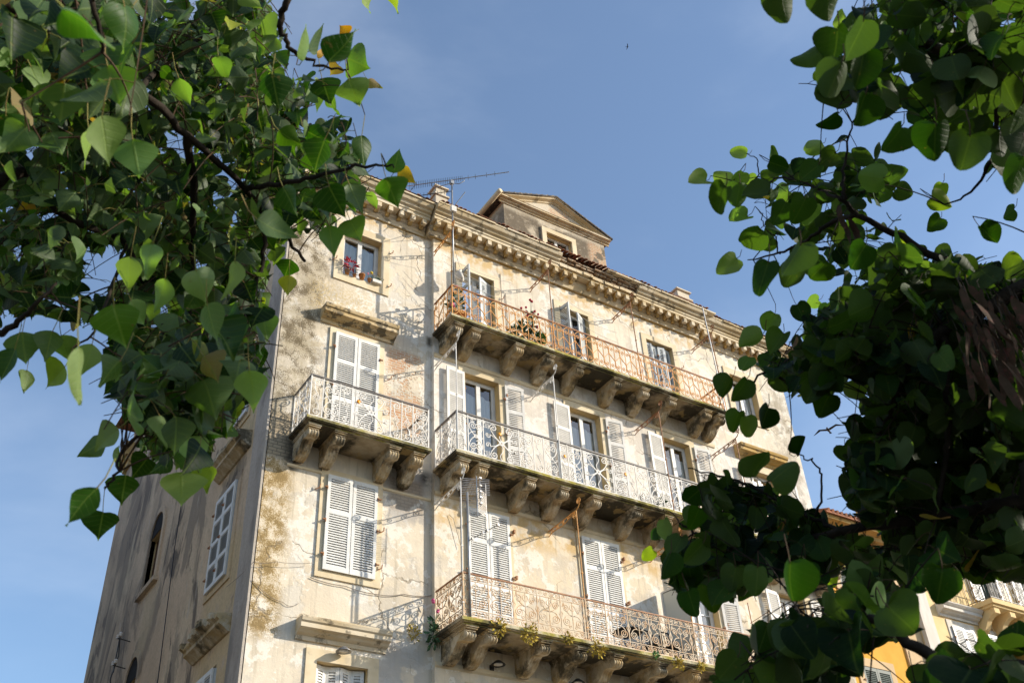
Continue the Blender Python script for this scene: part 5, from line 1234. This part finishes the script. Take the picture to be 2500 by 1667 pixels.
PL=[(-60,-60),(610,-60),(625,10),(640,60),(655,110),(700,170),(760,215),(805,260),(800,330),(850,385),(855,430),(800,500),(735,545),(690,560),(640,620),(600,690),(600,830),(560,900),(500,960),(470,1060),(420,1120),(370,1080),(330,1040),(290,930),(250,880),(235,800),(290,730),(200,760),(120,720),(-60,760)]
HL=[[(420,-20),(450,-20),(470,60),(440,70)],[(300,10),(335,20),(330,60),(300,50)],[(255,190),(330,160),(355,250),(330,270)],[(20,330),(90,300),(120,360),(60,400)],[(380,290),(430,300),(450,380),(400,370)],[(470,330),(540,370),(560,430),(500,420)],[(200,150),(225,150),(225,190),(200,180)],[(120,420),(160,410),(165,460),(130,460)],[(285,420),(330,430),(330,465),(300,460)],[(0,470),(35,460),(30,520),(0,520)],[(70,500),(140,480),(150,520),(100,530)],[(345,505),(400,510),(380,535),(345,530)],[(430,600),(470,620),(470,680),(435,650)],[(340,700),(400,690),(390,760),(345,770)],[(180,600),(290,560),(300,640),(240,700),(180,690)],[(20,560),(60,560),(50,610),(20,600)],[(520,480),(550,490),(545,540),(520,530)],[(690,260),(735,240),(740,290),(700,290)],[(620,10),(660,20),(655,100),(630,70)]]
OPEN[:]=HL
fill(LV,PL,HL,2800,(3.0,4.6),.070,.8,bps,.045,.03,.3)
PLc=[(-60,-60),(560,-60),(600,60),(620,160),(680,240),(700,330),(690,420),(640,520),(580,640),(560,780),(500,880),(460,960),(420,1000),(380,950),(330,860),(300,760),(360,680),(250,640),(-60,700)]
fill(LV,[(240,800),(610,690),(612,880),(560,960),(480,1050),(420,1110),(340,1020),(275,940)],[],300,(2.4,3.6),.084,.8,bps,.045,.04,.3)
fill(LV,PLc,HL,2100,(4.0,5.8),.084,.8,bps,.045,.02,.3)
fill(LV,[(-40,-40),(420,-40),(330,150),(280,300),(120,320),(-40,400)],[],40,(1.9,2.6),.085,.8,bps,.045,.03,.3)
# crown beyond the frame (overhead and to the left), still the same tree
for k in range(150):
    p=Vector((random.gauss(-1.6,1.0),random.gauss(-16.9,.9),random.uniform(4.2,8))); pr=project(p)
    if pr and -150<pr[0]<2500 and -120<pr[1]<1700: continue
    for i in range(4):
        d=Vector((random.gauss(0,.4),random.gauss(0,.4),-.8)).normalized(); b=p+Vector((random.gauss(0,.12),random.gauss(0,.12),random.gauss(0,.12))); LV.add(b,b+d*.085,Vector((random.gauss(0,1),random.gauss(0,1),.2)),.08,pick())
k=0
while k<60:  # leaves added out of view on the sun side to shade both trees
    p=Vector((random.uniform(.2,3.2),random.uniform(-20.2,-17.6),random.uniform(4.3,6.6))); pr=project(p)
    if pr and -150<pr[0]<2500 and -160<pr[1]<1700: k+=.05; continue
    if (p-CAMP).length<1.5: continue
    d=Vector((random.gauss(0,.5),random.gauss(0,.5),-.8)).normalized(); LV.add(p,p+d*.1,Vector((random.gauss(0,1),random.gauss(0,1),.2)),.1,pick()); k+=1
LV.build('foliage',M['poplar'],pt); LV.pet.build('petiole',M['petiole'],pt,fix=False); TW.build('twig',M['twig'],pt,fix=False); wood.build('branch',M['bark'],pt,fix=False)
# ---------------- right tree: judas tree
jt=empty('judas_tree',(5.6,-18.2,0)); tag(jt,'judas tree at the right with round heart-shaped leaves and hanging brown seed pods','tree')
bps=[]; wood=MB(); TW=MB(); trunk=MB()
branch(trunk,[Vector((5.6,-18.2,-.1)),Vector((5.5,-18.2,1.)),Vector((5.2,-18.1,2.2)),Vector((4.7,-18.0,3.1))],.15,.07,[],6); trunk.build('trunk',M['bark'],jt)
G=Vector((4.7,-18.0,3.1)); G2=Vector((5.3,-18.15,1.9))
branch(wood,[G,at(2560,560,3.6),at(2440,330,3.3),at(2352,238,3.1),at(2276,185,3.0),at(2197,132,3.0),at(2113,87,2.9),at(2060,40,2.9),at(2035,-40,2.9)],.032,.006,bps)
branch(wood,[G,at(2480,720,3.6),at(2320,640,3.5),at(2200,610,3.5),at(2070,546,3.5),at(1970,491,3.5),at(1936,445,3.5),at(1940,375,3.6),at(1957,282,3.6)],.020,.0025,bps)
branch(wood,[at(1936,458,3.5),at(1905,445,3.6),at(1838,414,3.7),at(1788,410,3.8),at(1728,427,3.9),at(1671,425,4.0)],.006,.002,bps)
branch(wood,[at(1970,491,3.5),at(1905,513,3.6),at(1865,544,3.6),at(1790,581,3.7),at(1717,597,3.8)],.010,.002,bps)
branch(wood,[at(1728,427,3.9),at(1741,400,3.9),at(1738,366,3.9),at(1716,352,3.9)],.003,.0015,bps)
branch(wood,[at(1790,581,3.7),at(1780,545,3.7),at(1757,520,3.7),at(1748,490,3.7)],.003,.0015,bps)
branch(wood,[G2,at(2600,720,3.2),at(2450,640,3.0),at(2311,683,2.9),at(2172,764,2.9),at(2110,820,3.0),at(2071,870,3.0),at(2047,935,3.1),at(2030,987,3.1)],.03,.006,bps)
branch(wood,[at(2172,764,2.9),at(2090,760,3.2),at(1990,790,3.4),at(1900,850,3.5),at(1820,880,3.6),at(1760,850,3.6),at(1715,900,3.6)],.012,.003,bps)
branch(wood,[G2,at(2600,1150,2.9),at(2351,1153,2.8),at(2225,1171,2.9),at(2045,1203,3.0),at(1937,1221,3.1),at(1793,1253,3.2),at(1690,1260,3.3),at(1600,1225,3.4),at(1560,1200,3.4)],.024,.003,bps)
branch(wood,[at(1937,1221,3.1),at(1872,1190,3.2),at(1779,1145,3.3),at(1721,1113,3.4),at(1650,1090,3.5),at(1580,1075,3.5)],.007,.002,bps)
branch(wood,[at(1872,1190,3.2),at(1890,1110,3.2),at(1870,1060,3.3),at(1830,1045,3.3)],.004,.002,bps)
branch(wood,[at(2172,764,2.9),at(2178,955,2.9),at(2171,1063,2.9),at(2146,1189,2.9)],.010,.006,bps)
branch(wood,[at(1793,1253,3.2),at(1825,1300,3.0),at(1840,1340,2.9),at(1830,1400,2.8)],.005,.002,bps)
branch(wood,[G2,at(2640,1600,2.4),at(2300,1560,2.3),at(2120,1500,2.3),at(2020,1420,2.3),at(1930,1450,2.3),at(1820,1500,2.3),at(1740,1530,2.3)],.02,.003,bps)
branch(wood,[at(2276,185,3.0),at(2290,330,3.2),at(2240,430,3.3),at(2170,470,3.4)],.008,.002,bps)
branch(wood,[at(2113,87,2.9),at(2050,110,3.0),at(1990,110,3.0),at(1930,120,3.1),at(1880,120,3.1)],.006,.002,bps)
LV=Leaves(CER); PALE[0]=.03
GREENS[:]=[(c[0]*.72,c[1]*.72,c[2]*1.1) for c in GREENS]  # greens darkened, putting the crown's shade into the leaf colour
for q_ in 'gdm': TC[q_]=tuple(c*.55 for c in TC[q_])
handR=[(1622,415,1578,421,28,'l'),(1668,424,1641,398,42,'l'),(1668,428,1635,490,44,'m'),(1707,395,1682,432,30,'l'),(1716,354,1679,350,30,'l'),(1766,372,1812,388,42,'g'),(1740,408,1712,424,32,'l'),(1700,420,1690,477,48,'m'),(1768,440,1710,458,34,'d'),(1812,438,1778,456,44,'l'),(1806,465,1772,515,46,'m'),(1850,455,1828,515,46,'m'),(1717,497,1672,512,28,'l'),(1747,525,1700,562,48,'m'),(1779,547,1740,566,42,'m'),(1693,593,1646,628,52,'l'),(1770,372,1768,335,14,'g'),(1765,600,1735,675,50,'g'),(1840,560,1800,640,50,'g'),(1870,470,1850,520,34,'l'),(1880,380,1835,410,38,'m'),(1890,330,1850,345,34,'l'),(1920,350,1880,380,50,'d'),(1960,400,1925,430,60,'g'),(2030,410,1970,400,60,'l'),(1900,600,1860,640,55,'m'),(1990,560,1950,620,60,'g'),(1830,610,1800,660,50,'g'),
(1790,-30,1808,54,66,'d'),(1900,-40,1905,50,66,'d'),(1879,112,1818,145,36,'m'),(1925,66,1916,148,56,'d'),(1985,45,1952,142,60,'d'),(1935,140,1898,224,68,'d'),(1985,115,1968,206,60,'d'),(1925,262,1880,296,30,'g'),(1990,215,1957,287,54,'g'),(2070,292,2035,352,44,'m'),(2150,285,2142,368,66,'g'),(2230,310,2205,396,76,'d'),(2043,420,2085,385,34,'m'),(2352,360,2322,446,60,'m'),(1945,60,1935,20,24,'l'),(2140,452,2185,474,42,'v'),(2165,420,2150,460,30,'v'),(2160,500,2130,530,36,'m'),(2352,600,2310,640,44,'v'),(2250,520,2290,560,34,'g'),(2330,480,2300,500,26,'m'),
(1680,868,1657,914,34,'g'),(1715,870,1680,922,42,'g'),(1697,945,1680,994,38,'m'),(1712,955,1718,1004,38,'l'),(1765,935,1742,986,44,'g'),(1831,1044,1852,1002,28,'d'),(1728,1096,1752,1028,44,'g'),(1770,1106,1828,1058,54,'g'),(1610,1122,1570,1160,42,'g'),(1607,1165,1586,1216,38,'m'),(1528,1192,1536,1242,32,'l'),(1508,1210,1515,1240,32,'g'),(1565,1232,1545,1290,44,'g'),(1614,1248,1570,1292,46,'g'),(1540,1268,1518,1330,40,'g'),(1500,1262,1475,1285,28,'v'),(1582,1298,1592,1355,52,'g'),(1628,1348,1644,1405,42,'m'),(1580,1356,1600,1416,48,'g'),(1815,1288,1806,1382,52,'g'),(1900,1318,1918,1348,32,'v'),(1850,1290,1840,1350,44,'g'),(1740,1300,1735,1370,56,'g'),(1690,1300,1680,1360,54,'d'),(2038,1392,2104,1452,88,'g'),(2165,1305,2152,1386,76,'g'),(2250,1290,2240,1340,60,'g'),(1762,1438,1738,1502,56,'g'),(1695,1508,1650,1560,56,'g'),(2110,1575,2150,1530,60,'g'),(2210,1560,2200,1500,66,'g'),(2290,1560,2270,1490,70,'g'),(2340,1500,2330,1420,60,'g'),
(1752,770,1700,800,38,'l'),(1800,765,1770,815,44,'m'),(1780,720,1760,760,40,'l'),(1830,700,1850,740,40,'g'),(1722,820,1705,855,30,'m'),(1880,690,1850,700,30,'l'),(1910,850,1935,900,44,'m'),(1960,870,1980,920,46,'v'),(1905,905,1880,958,50,'m'),(1870,880,1850,935,50,'d'),(1985,960,1960,1010,60,'g')]
hand(LV,handR,.078,.03,bps,(.15,.95),.3)
PA=[(2020,-60),(2420,-60),(2420,260),(2352,380),(2290,420),(2250,330),(2130,370),(2100,260),(1990,240),(1940,280),(1910,230),(1880,160),(1910,100),(1960,30)]
PB=[(1690,420),(1760,370),(1830,330),(1900,340),(1960,290),(2060,330),(2050,400),(2110,450),(2120,520),(2090,560),(2060,640),(1900,640),(1780,640),(1730,600),(1760,540),(1720,480)]
PC=[(1930,660),(2060,560),(2200,590),(2300,630),(2420,640),(2420,1340),(2240,1330),(2100,1350),(2000,1320),(1950,1300),(1900,1230),(1945,1190),(1965,1150),(1962,1090),(1955,1030),(1970,980),(2010,880),(1960,860),(1900,930),(1800,900),(1745,850),(1760,790),(1820,800),(1880,720)]
PD=[(1510,1280),(1560,1240),(1590,1150),(1650,1100),(1720,1110),(1790,1130),(1900,1190),(1960,1300),(1900,1340),(1810,1310),(1700,1370),(1620,1390),(1545,1340)]
PE=[(1650,1600),(1690,1505),(1760,1440),(1850,1435),(1900,1400),(1925,1320),(2050,1330),(2120,1430),(2080,1475),(2000,1470),(1945,1530),(1925,1600)]
PFp=[(2080,1600),(2140,1520),(2200,1530),(2260,1560),(2290,1480),(2420,1420),(2420,1640),(2080,1640)]
HA=[[(1990,0),(2030,0),(2040,60),(2000,60)],[(2080,40),(2110,60),(2100,90),(2070,80)],[(2190,0),(2215,0),(2215,25),(2190,25)],[(2060,160),(2085,165),(2090,200),(2060,200)],[(2250,230),(2290,250),(2290,300),(2250,290)],[(2300,120),(2330,120),(2330,150),(2300,150)]]
HB=[[(1850,360),(1875,370),(1870,400),(1845,395)],[(1960,560),(1990,590),(1960,640),(1930,610)],[(2000,470),(2030,470),(2030,520),(2000,510)],[(1880,580),(1900,590),(1890,640),(1860,640)],[(1760,600),(1800,600),(1800,660),(1760,660)],[(2080,470),(2110,480),(2110,560),(2070,560)]]
HD=[[(1640,1180),(1680,1180),(1680,1215),(1640,1215)],[(1730,1200),(1760,1200),(1765,1235),(1730,1235)],[(1640,1300),(1670,1310),(1660,1340),(1635,1330)],[(1860,1290),(1890,1290),(1885,1330),(1860,1330)],[(1700,1270),(1730,1275),(1725,1300),(1700,1300)]]
HC=[[(2270,700),(2310,740),(2270,780),(2245,740)],[(2130,745),(2180,740),(2185,800),(2150,790)],[(2020,960),(2060,950),(2050,1000),(2025,990)],[(1990,700),(2015,700),(2015,740),(1990,745)],[(1940,1180),(1980,1130),(2000,1160),(1960,1220)],[(2040,1160),(2065,1150),(2060,1200),(2045,1230),(2035,1220)],[(2225,1110),(2260,1090),(2255,1140),(2230,1150)],[(2110,1050),(2160,1040),(2150,1080),(2115,1080)],[(1960,1195),(1985,1190),(1995,1240),(1975,1250)],[(2050,800),(2075,800),(2070,850),(2050,840)],[(2225,1440),(2300,1440),(2300,1500),(2225,1500)],[(1975,1200),(2020,1200),(2030,1290),(2000,1290)]]
OPEN[:]=HC+HA+HB+[[(1820,940),(1960,940),(1945,1010),(1950,1160),(1900,1180),(1850,1100)]]
fill(LV,[(1945,1010),(2060,1000),(2060,1190),(1950,1180)],[],90,(2.8,3.6),.07,.45,bps,.035,.01,.9)
fill(LV,PA,HA,380,(2.6,4.0),.076,.35,bps,.035,.01,1.0)
fill(LV,PB,HB,120,(3.6,4.8),.068,.35,bps,.035,.015,.8)
fill(LV,PC,HC,2100,(2.8,4.4),.070,.45,bps,.035,.01,.9)
fill(LV,PC,HC,950,(4.0,5.4),.078,.45,bps,.035,.01,.9)
fill(LV,PD,HD,360,(3.0,4.3),.070,.5,bps,.035,.01,.8)
fill(LV,PE,[],130,(2.2,3.0),.080,.5,bps,.035,.01,.8); fill(LV,PFp,[],30,(2.0,2.6),.080,.5,bps,.035,.01,.8)
# unseen crown leaves right of the frame, added to shade the visible ones
k=0
while k<2200:
    p=Vector((random.gauss(4.4,.75),random.gauss(-18.6,.7),random.uniform(2.0,4.3))); pr=project(p)
    if pr and -100<pr[0]<2460 and -200<pr[1]<1760: k+=.2; continue
    if (p-CAMP).length<1.2: continue
    d=Vector((random.gauss(0,.6),random.gauss(0,.6),-.5)).normalized(); nz=Vector((random.gauss(0,.7),random.gauss(0,.7),1)); LV.add(p,p+d*.085,d.cross(nz),.085,pick()); k+=1
k=0  # another unseen leaf mass, added between this tree and the sun
while k<1600:
    p=Vector((random.uniform(3.3,4.8),random.uniform(-18.7,-17.5),random.uniform(2.8,5.9))); pr=project(p)
    if pr and -100<pr[0]<2440 and -200<pr[1]<1760: k+=.1; continue
    d=Vector((random.gauss(0,.6),random.gauss(0,.6),-.5)).normalized(); nz=Vector((random.gauss(0,.7),random.gauss(0,.7),1)); LV.add(p,p+d*.085,d.cross(nz),.085,pick()); k+=1
# seed pods
pods=Leaves([(0,.03),(.08,.3),(.2,.48),(.4,.5),(.6,.5),(.8,.42),(.93,.22),(1,0)])
PP=[(2185,640),(2240,650),(2360,690),(2380,900),(2330,930),(2250,880),(2215,830),(2190,730)]
k=0
while k<70:
    x=random.uniform(2170,2400); y=random.uniform(640,860)
    if not inpoly(x,y,PP): continue
    b=at(x,y,random.uniform(2.35,2.9)); d=Vector((random.gauss(0,.18),random.gauss(0,.18),-1)).normalized(); L=random.uniform(.07,.115)
    pods.add(b,b+d*L,Vector((random.gauss(0,1),random.gauss(0,1),0)),.017,(.17,.08,.05),fold=.05,curl=random.uniform(-.1,.1),wave=.08); TW.tube([b,b+Vector((0,0,.02)),b+Vector((random.gauss(0,.01),0,.035))],.0012,4); k+=1
pods.build('seed_pods',M['pod'],jt); pods=Leaves(pods.shape)
for (x,y) in ((1950,500),(1958,520),(1967,540),(1925,470),(1940,505)):
    b=at(x,y,3.3); d=Vector((random.gauss(0,.15),random.gauss(0,.15),-1)).normalized(); pods.add(b,b+d*.1,Vector((random.gauss(0,1),random.gauss(0,1),0)),.022,(.2,.07,.05),fold=.05,wave=.08)
pods.build('seed_pods',M['pod'],jt)
LV.build('foliage',M['judas'],jt); LV.pet.build('petiole',M['twig'],jt,fix=False); TW.build('twig',M['bark'],jt,fix=False); wood.build('branch',M['bark'],jt,fix=False)
# ================================================================= ground, sky, sun, camera
g=MB(); g.quad((-600,-600,0),(600,-600,0),(600,600,0),(-600,600,0)); go=g.build('ground',simple('earth_and_stone',(.10,.09,.075),(.08,.07,.06),.3,.95,.1)); tag(go,kind='structure')
g=MB(); g.quad((-60,-14,.004),(80,-14,.004),(80,-2.5,.004),(-60,-2.5,.004)); tag(g.build('road',simple('asphalt',(.055,.055,.055),(.045,.045,.043),3,.9,.2)),kind='structure')
g=MB(); g.box(-60,80,-2.5,0.05,0,.13); tag(g.build('pavement',simple('limestone_paving',(.22,.20,.17),(.18,.16,.14),2,.85,.2)),kind='structure')
SD=Vector((1.68,-1.15,.88)).normalized()
el=math.asin(SD.z); az=math.atan2(SD.x,SD.y)
ld=bpy.data.lights.new('Sun','SUN'); ld.energy=4.25; ld.angle=R(.53); ld.color=(1,.915,.775)
lo=bpy.data.objects.new('sun',ld); COL.objects.link(lo); lo.rotation_euler=SD.to_track_quat('Z','Y').to_euler()
w=bpy.data.worlds.new('World'); scene.world=w; w.use_nodes=True; nt=w.node_tree; nt.nodes.clear()
sky=nt.nodes.new('ShaderNodeTexSky'); sky.sky_type='NISHITA'; sky.sun_disc=False; sky.sun_elevation=el; sky.sun_rotation=az; sky.air_density=1.0; sky.dust_density=.7; sky.ozone_density=2.0
hs=nt.nodes.new('ShaderNodeHueSaturation'); hs.inputs['Saturation'].default_value=1.1; nt.links.new(sky.outputs[0],hs.inputs['Color'])
tc=nt.nodes.new('ShaderNodeTexCoord'); mp=nt.nodes.new('ShaderNodeMapping'); mp.inputs['Scale'].default_value=(1,1,2.2); mp.inputs['Location'].default_value=(.35,.1,.2)
nt.links.new(tc.outputs['Generated'],mp.inputs[0])
nz=nt.nodes.new('ShaderNodeTexNoise'); nz.inputs['Scale'].default_value=1.7; nz.inputs['Detail'].default_value=7; nz.inputs['Roughness'].default_value=.52; nz.inputs['Distortion'].default_value=.3; nt.links.new(mp.outputs[0],nz.inputs['Vector'])
rm=nt.nodes.new('ShaderNodeMapRange'); rm.interpolation_type='SMOOTHSTEP'; rm.inputs[1].default_value=.40; rm.inputs[2].default_value=.68; rm.inputs[3].default_value=.06; rm.inputs[4].default_value=.26; nt.links.new(nz.outputs[0],rm.inputs[0])
mx=nt.nodes.new('ShaderNodeMix'); mx.data_type='RGBA'; nt.links.new(rm.outputs[0],mx.inputs[0]); nt.links.new(hs.outputs[0],mx.inputs[6]); mx.inputs[7].default_value=(5.2,5.7,6.4,1)
bg=nt.nodes.new('ShaderNodeBackground'); bg.inputs[1].default_value=.15; nt.links.new(mx.outputs[2],bg.inputs[0])
wo=nt.nodes.new('ShaderNodeOutputWorld'); nt.links.new(bg.outputs[0],wo.inputs[0])
cd=bpy.data.cameras.new('Camera'); co=bpy.data.objects.new('camera',cd); COL.objects.link(co)
cd.sensor_fit='HORIZONTAL'; cd.sensor_width=36; cd.lens=36; cd.clip_start=.05; cd.clip_end=3000
q=ROT.copy(); mw=Matrix(((q[0][0],-q[0][1],-q[0][2],CAMP.x),(q[1][0],-q[1][1],-q[1][2],CAMP.y),(q[2][0],-q[2][1],-q[2][2],CAMP.z),(0,0,0,1)))
co.matrix_world=mw
cd.dof.use_dof=True; cd.dof.focus_distance=30; cd.dof.aperture_fstop=11
scene.camera=co
scene.render.engine='CYCLES'; scene.render.resolution_x=1024; scene.render.resolution_y=682
scene.view_settings.view_transform='Standard'; scene.view_settings.look='None'; scene.view_settings.gamma=1; scene.view_settings.exposure=.52
scene.cycles.max_bounces=6; scene.cycles.transparent_max_bounces=12
